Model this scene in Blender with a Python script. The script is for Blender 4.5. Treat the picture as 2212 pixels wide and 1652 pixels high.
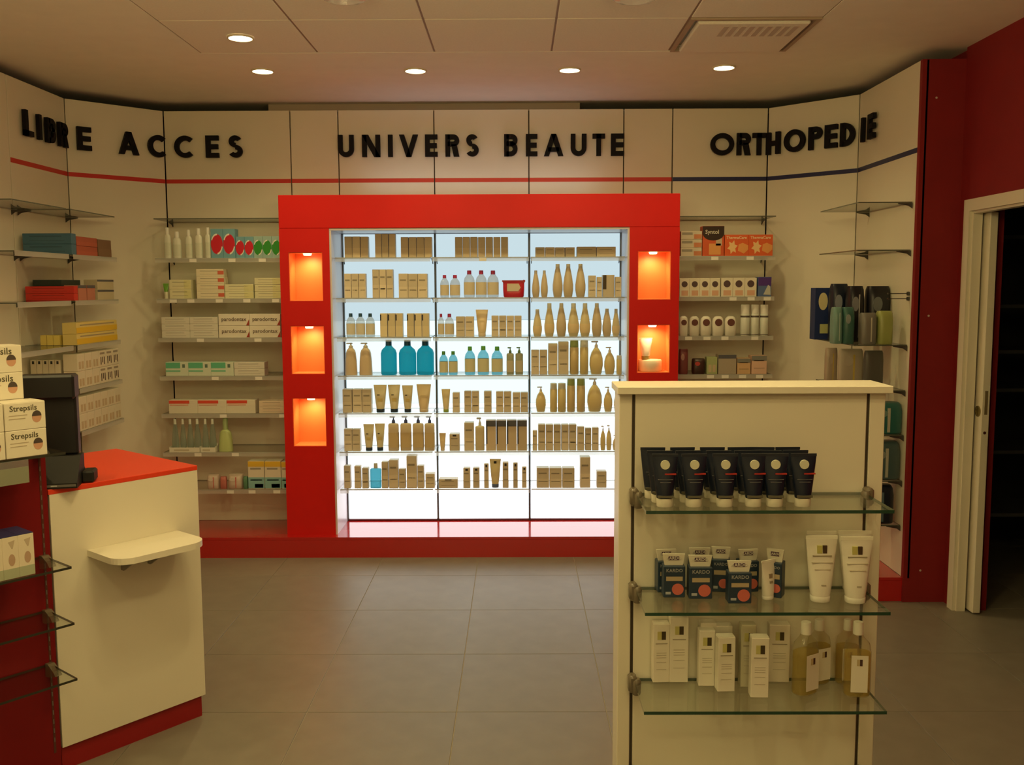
import bpy, math
from mathutils import Vector, Matrix
for _o in list(bpy.data.objects): bpy.data.objects.remove(_o)
sc = bpy.context.scene
C = sc.collection
PI = math.pi

# ------------------------------------------------------------------ camera
F, CX, CY, EYE = 2040., 1106., 826., 1.69          # focal length and centre in 2212x1652 pixels, eye height in metres
PITCH, YAW, ROLL = math.atan(206 / F), 10 / F, 0.004
fw = Vector((-math.sin(YAW) * math.cos(PITCH), math.cos(YAW) * math.cos(PITCH), -math.sin(PITCH)))
r0 = Vector((math.cos(YAW), math.sin(YAW), 0)); u0 = r0.cross(fw)
rt = r0 * math.cos(ROLL) - u0 * math.sin(ROLL); up = rt.cross(fw)
EYEP = Vector((0, 0, EYE))
cam = bpy.data.objects.new('camera', bpy.data.cameras.new('camera')); C.objects.link(cam)
cam.data.sensor_width = 36; cam.data.lens = F / 2212 * 36
cam.data.clip_start = 0.05; cam.data.clip_end = 60
cam.matrix_world = Matrix((( rt.x, up.x, -fw.x, 0), (rt.y, up.y, -fw.y, 0), (rt.z, up.z, -fw.z, EYE), (0, 0, 0, 1)))
sc.camera = cam
def ray(px, py): return fw + rt * ((px - CX) / F) - up * ((py - CY) / F)
def onY(px, py, Y): d = ray(px, py); return EYEP + d * (Y / d.y)
def onX(px, py, X): d = ray(px, py); return EYEP + d * (X / d.x)
def onZ(px, py, Z): d = ray(px, py); return EYEP + d * ((Z - EYE) / d.z)

# ------------------------------------------------------------------ world, exposure
w = bpy.data.worlds.new('world'); sc.world = w; w.use_nodes = True
w.node_tree.nodes['Background'].inputs[0].default_value = (0.9, 0.7, 0.45, 1)
w.node_tree.nodes['Background'].inputs[1].default_value = 0.02
vs = sc.view_settings
vs.view_transform = 'Standard'; vs.look = 'None'; vs.gamma = 1; vs.use_curve_mapping = False
vs.exposure = 0.1
WARM = (1.0, 0.79, 0.34)
LAMP_W = 21.0
FILL_W = 7.5
TUBE_W = 0.7
# ceiling downlights: (x, y, seen by the camera)
CEIL = 2.888
LAMPS = [(-1.40, 5.37, 1), (-0.555, 5.38, 1), (0.30, 5.38, 1), (1.145, 5.34, 1), (-1.32, 4.67, 1),
         (-1.9, 3.0, 0), (-0.55, 2.6, 0), (-1.6, 1.3, 0), (0.1, 1.2, 0)]
# unseen point fills without fixtures, added to lift the ceiling and walls
FILLS = [(-0.72, 2.45), (0.52, 2.45), (-0.72, 1.1), (0.52, 1.1), (-0.72, -0.2), (0.52, -0.2)]
def add_fill(loc, watts):
    l = bpy.data.lights.new('fill_light', 'POINT'); l.energy = watts; l.color = WARM; l.shadow_soft_size = 0.10
    o = bpy.data.objects.new('fill_light', l); C.objects.link(o); o.location = loc; return o
def spot(name, loc, watts, size, col=WARM, radius=0.04):
    l = bpy.data.lights.new(name, 'SPOT'); l.energy = watts; l.color = col; l.shadow_soft_size = radius
    l.spot_size = size; l.spot_blend = 1.0
    o = bpy.data.objects.new(name, l); C.objects.link(o); o.location = loc; return o

# ------------------------------------------------------------------ materials
MATS = {}
def newmat(name):
    m = bpy.data.materials.new(name); m.use_nodes = True; return m, m.node_tree.nodes, m.node_tree.links
def mat(key, col=None, rough=0.5, metal=0.0, spec=0.5, noise=0.0, nscale=30, emit=None, estr=0, bump=0.0, coat=0.0):
    if key in MATS: return MATS[key]
    m, n, l = newmat(key); b = n['Principled BSDF']
    b.inputs['Base Color'].default_value = (*col, 1); b.inputs['Roughness'].default_value = rough
    b.inputs['Metallic'].default_value = metal; b.inputs['Specular IOR Level'].default_value = spec
    b.inputs['Coat Weight'].default_value = coat
    if emit: b.inputs['Emission Color'].default_value = (*emit, 1); b.inputs['Emission Strength'].default_value = estr
    if noise or bump:
        tc = n.new('ShaderNodeTexCoord'); t = n.new('ShaderNodeTexNoise')
        t.inputs['Scale'].default_value = nscale; t.inputs['Detail'].default_value = 6
        l.new(tc.outputs['Object'], t.inputs['Vector'])
        if noise:
            r = n.new('ShaderNodeValToRGB')
            r.color_ramp.elements[0].position = 0.3; r.color_ramp.elements[1].position = 0.7
            r.color_ramp.elements[0].color = (*[c * (1 - noise) for c in col], 1)
            r.color_ramp.elements[1].color = (*[min(1, c * (1 + noise)) for c in col], 1)
            l.new(t.outputs['Fac'], r.inputs['Fac']); l.new(r.outputs['Color'], b.inputs['Base Color'])
        if bump:
            bp = n.new('ShaderNodeBump'); bp.inputs['Strength'].default_value = bump; bp.inputs['Distance'].default_value = 0.002
            l.new(t.outputs['Fac'], bp.inputs['Height']); l.new(bp.outputs['Normal'], b.inputs['Normal'])
    MATS[key] = m; return m
def glassmat(key, tint, ior=1.45, rough=0.0, maxr=1.0, diff=None, dmix=0.0):
    if key in MATS: return MATS[key]
    m, n, l = newmat(key); out = n['Material Output']; n.remove(n['Principled BSDF'])
    tr = n.new('ShaderNodeBsdfTransparent'); tr.inputs['Color'].default_value = (*tint, 1)
    gl = n.new('ShaderNodeBsdfGlossy'); gl.inputs['Roughness'].default_value = rough
    fr = n.new('ShaderNodeFresnel'); ge = n.new('ShaderNodeNewGeometry'); mr = n.new('ShaderNodeMapRange')
    mr.inputs['To Min'].default_value = ior; mr.inputs['To Max'].default_value = 1 / ior      # same reflectance on entering and leaving the pane
    l.new(ge.outputs['Backfacing'], mr.inputs['Value']); l.new(mr.outputs['Result'], fr.inputs['IOR'])
    mx = n.new('ShaderNodeMixShader')
    l.new(fr.outputs[0], mx.inputs[0]); l.new(tr.outputs[0], mx.inputs[1]); l.new(gl.outputs[0], mx.inputs[2])
    last = mx
    if diff:
        df = n.new('ShaderNodeBsdfDiffuse'); df.inputs['Color'].default_value = (*diff, 1)
        tl = n.new('ShaderNodeBsdfTranslucent'); tl.inputs['Color'].default_value = (*diff, 1)
        m1 = n.new('ShaderNodeMixShader'); m1.inputs[0].default_value = 0.5
        l.new(df.outputs[0], m1.inputs[1]); l.new(tl.outputs[0], m1.inputs[2])
        m2 = n.new('ShaderNodeMixShader'); m2.inputs[0].default_value = dmix
        l.new(mx.outputs[0], m2.inputs[1]); l.new(m1.outputs[0], m2.inputs[2]); last = m2
    l.new(last.outputs[0], out.inputs['Surface']); MATS[key] = m; return m
def emat(key, col, s):
    if key in MATS: return MATS[key]
    m, n, l = newmat(key); n.remove(n['Principled BSDF']); e = n.new('ShaderNodeEmission')
    e.inputs[0].default_value = (*col, 1); e.inputs[1].default_value = s
    l.new(e.outputs[0], n['Material Output'].inputs['Surface']); MATS[key] = m; return m

cream = mat('cream_laminate', (0.80, 0.75, 0.62), 0.42, noise=0.02, nscale=3)
plaster = mat('ceiling_paint', (0.90, 0.86, 0.76), 0.85, noise=0.02, nscale=8, bump=0.05)
tilecol = mat('ceiling_tile', (0.89, 0.84, 0.74), 0.9, noise=0.03, nscale=120, bump=0.1)
red = mat('red_laminate', (0.66, 0.014, 0.012), 0.38, spec=0.22, noise=0.03, nscale=5)
redwall = mat('red_paint', (0.24, 0.006, 0.008), 0.7, noise=0.05, nscale=8)
redstripe = mat('red_stripe', (0.62, 0.03, 0.02), 0.4)
bluestripe = mat('navy_stripe', (0.015, 0.02, 0.10), 0.4)
dark = mat('dark_void', (0.015, 0.012, 0.015), 0.8)
seam = mat('dark_seam', (0.05, 0.035, 0.02), 0.6)
letterm = mat('black_acrylic', (0.005, 0.004, 0.006), 0.6, spec=0.2)
white = mat('white_panel', (0.82, 0.82, 0.82), 0.35)
metal = mat('grey_metal', (0.35, 0.34, 0.32), 0.35, metal=0.9)
darkmetal = mat('dark_metal', (0.10, 0.095, 0.09), 0.4, metal=0.7)
clampm = mat('smoked_plastic', (0.16, 0.13, 0.09), 0.25)
floort = mat('floor_tile', (0.22, 0.195, 0.155), 0.42, noise=0.07, nscale=9, bump=0.03)
grout = mat('floor_grout', (0.50, 0.44, 0.34), 0.8)
doorm = mat('door_paint', (0.78, 0.72, 0.58), 0.4)
blackp = mat('black_plastic', (0.010, 0.010, 0.011), 0.45)
greyp = mat('charcoal_plastic', (0.016, 0.015, 0.014), 0.55, spec=0.3)
glass = glassmat('shelf_glass', (0.93, 0.96, 0.93))
glassedge = mat('glass_edge', (0.015, 0.06, 0.035), 0.12, coat=0.5)
glassedge2 = mat('glass_edge_dim', (0.10, 0.11, 0.085), 0.15)
railm = glassmat('rail_plastic', (0.95, 0.95, 0.95), diff=(0.92, 0.92, 0.88), dmix=0.6)
tagm = mat('paper_tag', (0.85, 0.83, 0.78), 0.6)
clearp = glassmat('clear_plastic', (0.90, 0.92, 0.92), 1.35, 0.05, diff=(0.8, 0.82, 0.8), dmix=0.22)

# ------------------------------------------------------------------ geometry helpers
class MB:
    def __init__(s): s.v = []; s.f = []; s.m = []
    def add(s, vs, fs, mi=0):
        k = len(s.v); s.v += [tuple(p) for p in vs]; s.f += [tuple(i + k for i in f) for f in fs]; s.m += [mi] * len(fs); return s
    def box(s, x0, x1, y0, y1, z0, z1, mi=0, c=0.0, edge=None):
        if c:
            return s.cbox(x0, x1, y0, y1, z0, z1, c, mi)
        vs = [(x, y, z) for z in (z0, z1) for y in (y0, y1) for x in (x0, x1)]
        fs = [(0, 2, 3, 1), (4, 5, 7, 6), (0, 1, 5, 4), (1, 3, 7, 5), (3, 2, 6, 7), (2, 0, 4, 6)]
        k = len(s.v); s.v += vs; s.f += [tuple(i + k for i in f) for f in fs]
        s.m += [mi] * 2 + [mi if edge is None else edge] * 4; return s
    def cbox(s, x0, x1, y0, y1, z0, z1, c, mi=0):
        cx, cy, cz = (x0 + x1) / 2, (y0 + y1) / 2, (z0 + z1) / 2; hx, hy, hz = (x1 - x0) / 2, (y1 - y0) / 2, (z1 - z0) / 2
        c = min(c, hx * .8, hy * .8, hz * .8)
        vs = []; ix = {}
        for sx in (-1, 1):
            for sy in (-1, 1):
                for sz in (-1, 1):
                    for a in range(3):
                        q = [hx, hy, hz]
                        for b in range(3):
                            if b != a: q[b] -= c
                        ix[(sx, sy, sz, a)] = len(vs); vs.append((cx + sx * q[0], cy + sy * q[1], cz + sz * q[2]))
        fs = []
        for a in range(3):
            b, d = (a + 1) % 3, (a + 2) % 3
            for sa in (-1, 1):
                q = []
                for sb, sd in ((-1, -1), (1, -1), (1, 1), (-1, 1)):
                    t = [0, 0, 0]; t[a] = sa; t[b] = sb; t[d] = sd; q.append(ix[(*t, a)])
                fs.append(q if sa > 0 else q[::-1])
        for a in range(3):
            b, d = (a + 1) % 3, (a + 2) % 3
            for sb in (-1, 1):
                for sd in (-1, 1):
                    def g(sa, ax):
                        t = [0, 0, 0]; t[a] = sa; t[b] = sb; t[d] = sd; return ix[(*t, ax)]
                    q = [g(-1, b), g(1, b), g(1, d), g(-1, d)]
                    fs.append(q if sb * sd < 0 else q[::-1])
        for sx in (-1, 1):
            for sy in (-1, 1):
                for sz in (-1, 1):
                    q = [ix[(sx, sy, sz, a)] for a in range(3)]; fs.append(q if sx * sy * sz > 0 else q[::-1])
        return s.add(vs, fs, mi)
    def prism(s, poly, a, b, axis='z', mi=0, side=None):
        n = len(poly)
        def P(u, v, t): return (u, v, t) if axis == 'z' else ((u, t, v) if axis == 'y' else (t, u, v))
        vs = [P(u, v, a) for u, v in poly] + [P(u, v, b) for u, v in poly]
        k = len(s.v); s.v += vs
        s.f += [tuple(k + i for i in range(n))[::-1], tuple(k + n + i for i in range(n))]; s.m += [mi, mi]
        for i in range(n):
            j = (i + 1) % n; s.f.append((k + i, k + j, k + n + j, k + n + i)); s.m.append(mi if side is None else side)
        return s
    def loft(s, prof, seg=20, n=2.0, mi=0, cx=0, cy=0, cap=True):
        k = len(s.v); R = len(prof)
        for p in prof:
            z, rx, ry = p[:3]; e = 2.0 / (p[3] if len(p) > 3 else n)
            for i in range(seg):
                a = 2 * PI * (i + .5) / seg; ca, sa = math.cos(a), math.sin(a)
                s.v.append((cx + rx * math.copysign(abs(ca) ** e, ca), cy + ry * math.copysign(abs(sa) ** e, sa), z))
        for j in range(R - 1):
            for i in range(seg):
                i2 = (i + 1) % seg
                s.f.append((k + j * seg + i, k + j * seg + i2, k + (j + 1) * seg + i2, k + (j + 1) * seg + i)); s.m.append(mi)
        if cap:
            s.f.append(tuple(k + i for i in range(seg))[::-1]); s.f.append(tuple(k + (R - 1) * seg + i for i in range(seg))); s.m += [mi, mi]
        return s
    def mesh(s, name, mats, smooth=False):
        me = bpy.data.meshes.new(name); me.from_pydata(s.v, [], s.f)
        for m in (mats if isinstance(mats, (list, tuple)) else [mats]): me.materials.append(m)
        me.polygons.foreach_set('material_index', s.m)
        if smooth:
            me.polygons.foreach_set('use_smooth', [True] * len(s.f)); me.set_sharp_from_angle(angle=0.7)
        me.update(); return me
    def obj(s, name, mats, parent=None, loc=None, smooth=False):
        return link(name, s.mesh(name, mats, smooth), parent, loc)
def link(name, me, parent=None, loc=None, rz=None):
    o = bpy.data.objects.new(name, me); C.objects.link(o)
    if parent: o.parent = parent
    if loc is not None: o.location = loc
    if rz: o.rotation_euler = (0, 0, rz)
    return o
def thing(name, label, cat, loc=(0, 0, 0), rz=0, group=None):
    o = link(name, None, None, loc, rz); o.empty_display_size = .05
    o['label'] = label; o['category'] = cat
    if group: o['group'] = group
    return o
def tag(o, label, cat, group=None):
    o['label'] = label; o['category'] = cat
    if group: o['group'] = group
    return o
def struct(o, label=None):
    o['kind'] = 'structure'
    if label: o['label'] = label
    return o
TXT = {}
def textmesh(s, size, m, thick=0.0004):
    k = (s, round(size, 4), m.name)
    if k in TXT: return TXT[k]
    cu = bpy.data.curves.new('t', 'FONT'); cu.body = s; cu.size = size; cu.extrude = thick; cu.align_x = 'CENTER'; cu.align_y = 'CENTER'
    cu.offset = size * 0.012; cu.resolution_u = 2
    o = bpy.data.objects.new('t', cu); C.objects.link(o)
    dg = bpy.context.evaluated_depsgraph_get(); me = bpy.data.meshes.new_from_object(o.evaluated_get(dg))
    bpy.data.objects.remove(o); me.name = 'lettering'
    me.transform(Matrix.Rotation(PI / 2, 4, 'X')); me.materials.clear(); me.materials.append(m)
    TXT[k] = me; return me
ORD = ['first', 'second', 'third', 'fourth', 'fifth', 'sixth', 'seventh', 'eighth', 'ninth', 'tenth', 'eleventh', 'twelfth', 'thirteenth', 'fourteenth']

# ------------------------------------------------------------------ room shell
YB = 6.25; ZT = 2.832; ZP = 0.131
# floor: tiles of 0.6 m with pale joints
fx0, fy0 = onZ(1033, 1205, 0).x, onZ(700, 1413, 0).y
fl = struct(MB().box(-3.3, 4.6, -1.6, 6.9, -0.05, -0.004).obj('floor', grout))
tm = MB().cbox(-.2985, .2985, -.2985, .2985, -.012, 0, .001).mesh('floor_tile', floort)
for i in range(-6, 8):
    for j in range(-9, 5):
        x = fx0 + (i + .5) * .6; y = fy0 + (j + .5) * .6
        if -3.0 < x < 4.5 and -1.4 < y < 6.7: link('floor_tile', tm, fl, (x, y, 0))
# ceiling: plain border with a field of 0.6 m tiles
TX0, TY1 = -1.615, 4.985
ce = MB()
ce.box(-3.3, TX0, -1.6, 6.9, CEIL, CEIL + .06); ce.box(TX0 + 3.0, 4.6, -1.6, 6.9, CEIL, CEIL + .06)
ce.box(TX0, TX0 + 3.0, TY1, 6.9, CEIL, CEIL + .06); ce.box(TX0, TX0 + 3.0, -1.6, TY1, CEIL + .03, CEIL + .06)
ce = struct(ce.obj('ceiling', [plaster]))
ct = MB().cbox(-.2965, .2965, -.2965, .2965, -.018, 0, .004).mesh('ceiling_tile', tilecol)
for i in range(5):
    for j in range(11):
        if (i, j) == (4, 0): continue
        link('ceiling_tile', ct, ce, (TX0 + .3 + .6 * i, TY1 - .3 - .6 * j, CEIL + .019))
sg = MB()
for i in range(6): sg.box(TX0 + .6 * i - .006, TX0 + .6 * i + .006, -1.5, TY1, CEIL + .004, CEIL + .012)
sg.obj('ceiling_grid', mat('ceiling_grid', (0.30, 0.21, 0.15), 0.6), ce)
# flush air vent in the tile field
vx, vy = TX0 + 2.7, TY1 - .3
v = thing('ceiling_vent', 'square flush vent panel set in the ceiling tiles', 'vent', (vx, vy, CEIL))
MB().box(-.295, .295, -.295, -.275, -.006, .02).box(-.295, .295, .275, .295, -.006, .02).box(-.295, -.275, -.275, .275, -.006, .02).box(.275, .295, -.275, .275, -.006, .02).obj('frame', mat('vent_frame', (.45, .34, .25), .6), v)  # brown frame around the vent panel
MB().cbox(-.255, .255, -.262, .262, -.016, .012, .006).obj('panel', tilecol, v)
gr = MB()
for k in range(9): gr.box(-.13 + .04 * k, -.105 + .04 * k, -.22, -.05, -.0175, -.0155)
gr.obj('grille', mat('vent_grille', (.62, .53, .46), .7), v)

# outer shell (dark gap above the panels shows it)
struct(MB().box(-3.3, 4.6, 6.75, 6.9, 0, CEIL).obj('wall_shell_back', dark))
struct(MB().box(-1.62, .42, 6.33, 6.7, 2.0, CEIL - .001).obj('trim_1', mat('bulkhead', (.55, .45, .34), .8)))
struct(MB().box(-3.3, -3.15, -1.6, 6.75, 0, CEIL).obj('wall_shell_left', dark))
struct(MB().box(-3.15, 4.6, -1.6, -1.5, 0, CEIL).obj('wall_front', cream))

# panelled walls: (name, start, end, seams along it, from z)
SEAMB = [-2.283, -1.463, -1.152, -.53, .085, .70, 1.016, 1.632]
def panel_wall(name, a, b, seams, zb, stripes, tapes=()):
    """a straight run of cream panels from a to b (left to right as seen from the room); stripe materials per panel"""
    A = Vector((*a, 0)); B = Vector((*b, 0)); L = (B - A).length; d = (B - A) / L
    ang = math.atan2(d.y, d.x)
    root = struct(link(name, None, None, (A.x, A.y, 0), ang))
    MB().box(0, L, .02, .03, zb, ZT - .004).obj('backing', seam, root)
    for i in range(len(seams) - 1):
        s0, s1 = seams[i] + .0035, seams[i + 1] - .0035
        MB().cbox(s0, s1, 0, .0185, zb, ZT, .0015).obj('wall_panel', cream, root)
        if stripes[i]: MB().box(s0, s1, -.0015, .0002, 2.371, 2.397).obj('colour_stripe', stripes[i], root)
    for s in tapes:
        o = MB().box(s - .006, s + .006, .004, .012, .2, 2.2)
        o.obj('upright_rail', darkmetal, root)
    return root
panel_wall('wall_back', (SEAMB[0], YB), (SEAMB[-1], YB), [s - SEAMB[0] for s in SEAMB], ZP, [redstripe] * 6 + [bluestripe], [.012, SEAMB[-1] - SEAMB[0] - .012])
LX, RX, YC = -2.722, 2.068, 5.822
dl = math.hypot(LX - SEAMB[0], YB - YC); dr = math.hypot(RX - SEAMB[-1], YB - YC)
panel_wall('wall_back_left', (LX, YC), (SEAMB[0], YB), [0, dl], ZP, [redstripe])
panel_wall('wall_back_right', (SEAMB[-1], YB), (RX, YC), [0, dr], ZP, [bluestripe])
YR0 = 4.935
panel_wall('wall_left', (LX - .02, -1.45), (LX, YC), [0, 3.0, 4.8, 5.45, 6.06, 6.62, 7.272], ZP, [None] * 5 + [redstripe], [6.64, 7.25])
panel_wall('wall_right', (RX, YC), (RX, YR0), [0, YC - YR0], ZP, [bluestripe], [.012, .86])

# red plinth that follows the walls
pl = [(-2.25, 4.4), (-2.25, 5.62), (-2.07, 5.80), (1.42, 5.80), (1.60, 5.62), (1.60, 4.95), (RX - .001, 4.95), (RX - .001, YC), (SEAMB[-1], YB - .001), (SEAMB[0], YB - .001), (LX + .001, YC), (LX + .001, 4.4)]
tag(MB().prism(pl[::-1], 0, ZP - .018).prism([(x, y) for x, y in pl[::-1]], ZP - .017, ZP).obj('display_plinth', mat('red_gloss', (0.50, 0.013, 0.012), 0.13, spec=0.6, coat=0.35)), 'low red plinth running under the wall displays', 'plinth')

# red pilaster and right hand wall with the doorway
XW = 2.287
pil = struct(MB().box(RX - .002, XW, YR0, YR0 + .03, 0, ZT).obj('wall_pilaster', redwall))
for px, py in ((2006, 682), (1988, 1232), (2023, 211)):
    p = onY(px, py, YR0); MB().loft([(0, .006, .006), (.002, .005, .005)], 10).obj('screw_cap', mat('cap_grey', (.6, .5, .45), .5), pil).matrix_local = Matrix.Translation((p.x, YR0 + .0002, p.z)) @ Matrix.Rotation(PI / 2, 4, 'X')
DY0, DY1, DZ = 3.86, 4.80, 2.06
wr = MB().box(XW, XW + .03, DY1, YR0, 0, CEIL).box(XW, XW + .03, -1.5, DY0, 0, CEIL).box(XW, XW + .03, DY0, DY1, DZ, CEIL)
wr.box(XW + .03, XW + .16, -1.5, DY0, 0, CEIL).box(XW + .03, XW + .16, DY0, 5.6, DZ + .06, CEIL).box(XW + .135, XW + .16, DY1, 5.6, 0, DZ + .06)
struct(wr.obj('wall_door_side', redwall))
fr = MB().box(XW - .018, XW - .0005, DY1, DY1 + .058, 0, DZ + .058).box(XW - .018, XW - .0005, DY0 - .058, DY0, 0, DZ + .058).box(XW - .018, XW - .0005, DY0, DY1, DZ, DZ + .058)
fr.box(XW - .0005, XW + .045, DY1 - .012, DY1 + .0, 0, DZ).box(XW - .0005, XW + .045, DY0, DY1 - .012, DZ - .012, DZ)
dfr = struct(fr.obj('trim_2', doorm), 'cream door casing')
dl_ = link('door_1', None, None, (0, 0, 0)); struct(dl_)
MB().cbox(XW + .058, XW + .098, 4.735, 5.5, .008, 2.05, .003).obj('leaf', doorm, dl_)
p = onX(2102, 885, XW + .058)
MB().loft([(0, .028, .028), (.003, .028, .028), (.003, .020, .020), (.001, .018, .018)], 20).obj('pull_ring', mat('brass_dull', (.32, .26, .10), .4, metal=.8), dl_).matrix_local = Matrix.Translation((XW + .0582, 4.772, p.z)) @ Matrix.Rotation(-PI / 2, 4, 'Y')
p = onY(2122, 870, 4.735); MB().box(XW + .071, XW + .086, 4.7335, 4.7352, p.z - .06, p.z + .06).obj('lock_plate', mat('lock_plate', (.42, .34, .2), .4, metal=.6), dl_)
p = onY(2120, 935, 4.735); MB().loft([(0, .008, .008), (.002, .007, .007)], 12).obj('keyhole', mat('keyhole', (.06, .01, .01), .5), dl_).matrix_local = Matrix.Translation((XW + .078, 4.7352, p.z)) @ Matrix.Rotation(PI / 2, 4, 'X')
# unlit back room behind the doorway, its darkness put into the material colours
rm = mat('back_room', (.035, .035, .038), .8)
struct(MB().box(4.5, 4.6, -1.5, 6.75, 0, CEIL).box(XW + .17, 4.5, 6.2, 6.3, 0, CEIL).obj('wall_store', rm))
st = thing('storage_rack', 'unlit storage rack in the back room beyond the door', 'rack', (3.3, 5.6, 0))
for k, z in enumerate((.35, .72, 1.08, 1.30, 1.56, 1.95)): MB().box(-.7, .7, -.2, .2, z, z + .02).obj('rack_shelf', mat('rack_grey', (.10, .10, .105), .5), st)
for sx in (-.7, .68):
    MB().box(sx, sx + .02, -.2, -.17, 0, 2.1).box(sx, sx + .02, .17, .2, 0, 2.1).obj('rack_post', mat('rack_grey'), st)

# ------------------------------------------------------------------ ceiling downlights
bulb = emat('lamp_glow', (1.0, .86, .55), 9.0)
trimm = mat('lamp_trim', (.75, .66, .5), .35)
ringm = MB(); N = 28
ringm.loft([(0.004, .064, .064), (-.004, .062, .062), (-.004, .056, .056), (.012, .052, .052)], N, cap=False)
ringmesh = ringm.mesh('trim_ring', trimm, True)
discmesh = MB().loft([(.0035, .055, .055), (-.001, .052, .052), (-.005, .036, .036)], N).mesh('lamp_lens', bulb, True)
LL = ['recessed downlight at the ceiling\'s left, first of the front row', 'recessed downlight second from left in the front row', 'recessed downlight third from left in the front row', 'recessed downlight at the right end of the front row', 'recessed downlight set in a ceiling tile, nearest the camera']
for k, (x, y, seen) in enumerate(LAMPS):
    if seen:
        t = thing('downlight', LL[k], 'light', (x, y, CEIL - .004 if k < 4 else CEIL - .004), 0, 'recessed ceiling downlights')
        link('trim_ring', ringmesh, t); link('lamp_lens', discmesh, t)
    spot('downlight_beam', (x, y, CEIL - .03), LAMP_W, 2.45)
for x, y in FILLS: add_fill((x, y, CEIL - .40), FILL_W * (2.3 if y > 2 else 1.05))  # added fill for ceiling and upper walls, no lamp bodies
# two larger glass ring lights cut by the top of the frame
gm = glassmat('crystal', (.95, .95, .95), 1.7, .05, diff=(.8, .75, .65), dmix=.25)
for k, px in enumerate((752, 1366)):
    p = onZ(px, 12, CEIL - .05)
    t = thing('glass_downlight', ('faceted glass ring light at the top edge, left one', 'faceted glass ring light at the top edge, right one')[k], 'light', (p.x, p.y - .085, CEIL), 0, 'glass ring lights at the top edge')
    MB().loft([(0, .12, .12), (-.02, .118, .118), (-.05, .085, .085), (-.055, .06, .06), (-.03, .055, .055)], 14).obj('glass_ring', gm, t)
    MB().loft([(-.001, .05, .05), (-.028, .045, .045)], 20).obj('lamp_lens', emat('lamp_soft', (1, .8, .5), 2.0), t)

# ------------------------------------------------------------------ dimensional lettering
def glyph(ch, w, h, t):
    Q = []
    def rect(x0, z0, x1, z1): Q.append([(x0, z0), (x1, z0), (x1, z1), (x0, z1)])
    def bar(x0, z0, x1, z1, k=t):
        # slanted stem with horizontal ends, k wide
        Q.append([(x0, z0), (x0 + k, z0), (x1 + k, z1), (x1, z1)])
    def arc(cx, cz, rx, rz, a0, a1, n=14, k=t):
        for i in range(n):
            a = math.radians(a0 + (a1 - a0) * i / n); b = math.radians(a0 + (a1 - a0) * (i + 1) / n)
            Q.append([(cx + (rx - k) * math.cos(a), cz + (rz - k) * math.sin(a)), (cx + rx * math.cos(a), cz + rz * math.sin(a)),
                      (cx + rx * math.cos(b), cz + rz * math.sin(b)), (cx + (rx - k) * math.cos(b), cz + (rz - k) * math.sin(b))])
    if ch == 'L': rect(0, 0, t, h); rect(0, 0, w, t)
    elif ch == 'I': rect(0, 0, t, h)
    elif ch == 'E': rect(0, 0, t, h); rect(t, 0, w, t); rect(t, h - t, w, h); rect(t, h / 2 - t / 2, w * .94, h / 2 + t / 2)
    elif ch == 'T': rect(w / 2 - t / 2, 0, w / 2 + t / 2, h); rect(0, h - t, w, h)
    elif ch == 'H': rect(0, 0, t, h); rect(w - t, 0, w, h); rect(t, h / 2 - t / 2, w - t, h / 2 + t / 2)
    elif ch == 'N': rect(0, 0, t, h); rect(w - t, 0, w, h); bar(w - t * 1.35, 0, 0, h, t * 1.35)
    elif ch == 'V': k = t * 1.1; bar(w / 2 - k / 2, 0, 0, h, k); bar(w / 2 - k / 2, 0, w - k, h, k)
    elif ch == 'A': k = t * 1.1; bar(0, 0, w / 2 - k / 2, h, k); bar(w - k, 0, w / 2 - k / 2, h, k); rect(w * .22, h * .2, w * .78, h * .2 + t * .9)
    elif ch == 'U': r = w / 2; rect(0, r, t, h); rect(w - t, r, w, h); arc(r, r, r, r, 180, 360)
    elif ch == 'O': arc(w / 2, h / 2, w / 2, h / 2, 0, 360, 28)
    elif ch == 'C': arc(w * .52, h / 2, w * .52, h / 2, 48, 312, 22)
    elif ch == 'D': rect(0, 0, t, h); r = h / 2; arc(w - min(r, w * .8), r, min(r, w * .8), r, -90, 90); q = w - min(r, w * .8); rect(t * .5, 0, q, t); rect(t * .5, h - t, q, h)
    elif ch in 'PBR':
        rect(0, 0, t, h); rz = h * .27; q = w - rz
        rect(t * .5, h - t, q, h); rect(t * .5, h - 2 * rz, q, h - 2 * rz + t); arc(q, h - rz, rz, rz, -90, 90)
        if ch == 'B': rz2 = (h - 2 * rz + t) / 2; q2 = w - rz2; rect(t * .5, 0, q2, t); arc(q2, rz2, rz2, rz2, -90, 90)
        if ch == 'R': bar(w - t * 1.2, 0, w * .42, h - 2 * rz + t * .4, t * 1.2)
    elif ch == 'S':
        r1 = h * .27; r2 = h * .29; cx = w / 2; rx = w / 2
        arc(cx, h - r1, rx * .92, r1, 30, 270, 16); arc(cx, r2, rx, r2, -150, 90, 16)
    m = MB()
    for q in Q:
        area = sum(q[i][0] * q[(i + 1) % 4][1] - q[(i + 1) % 4][0] * q[i][1] for i in range(4))
        m.prism(q if area < 0 else q[::-1], 0, .022, 'y')
    return m
def sign(name, label, items):
    root = thing(name, label, 'sign', (0, 0, 0))
    for ch, c, z, wd, ang in items:      # centre point on the wall, base height, width, direction
        m = glyph(ch, wd, LH, .030)
        o = m.obj('letter', letterm, root); o['label'] = 'black raised letter ' + ch
        d = Vector((math.cos(ang), math.sin(ang), 0)); nrm = Vector((math.sin(ang), -math.cos(ang), 0))
        o.location = Vector((c[0], c[1], z)) - d * wd / 2 + nrm * .034
        o.rotation_euler = (0, 0, ang)
        # standoff pin behind the letter
    return root
LH = .140; LZ = onY(950, 338, YB - .03).z
its = []
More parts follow.
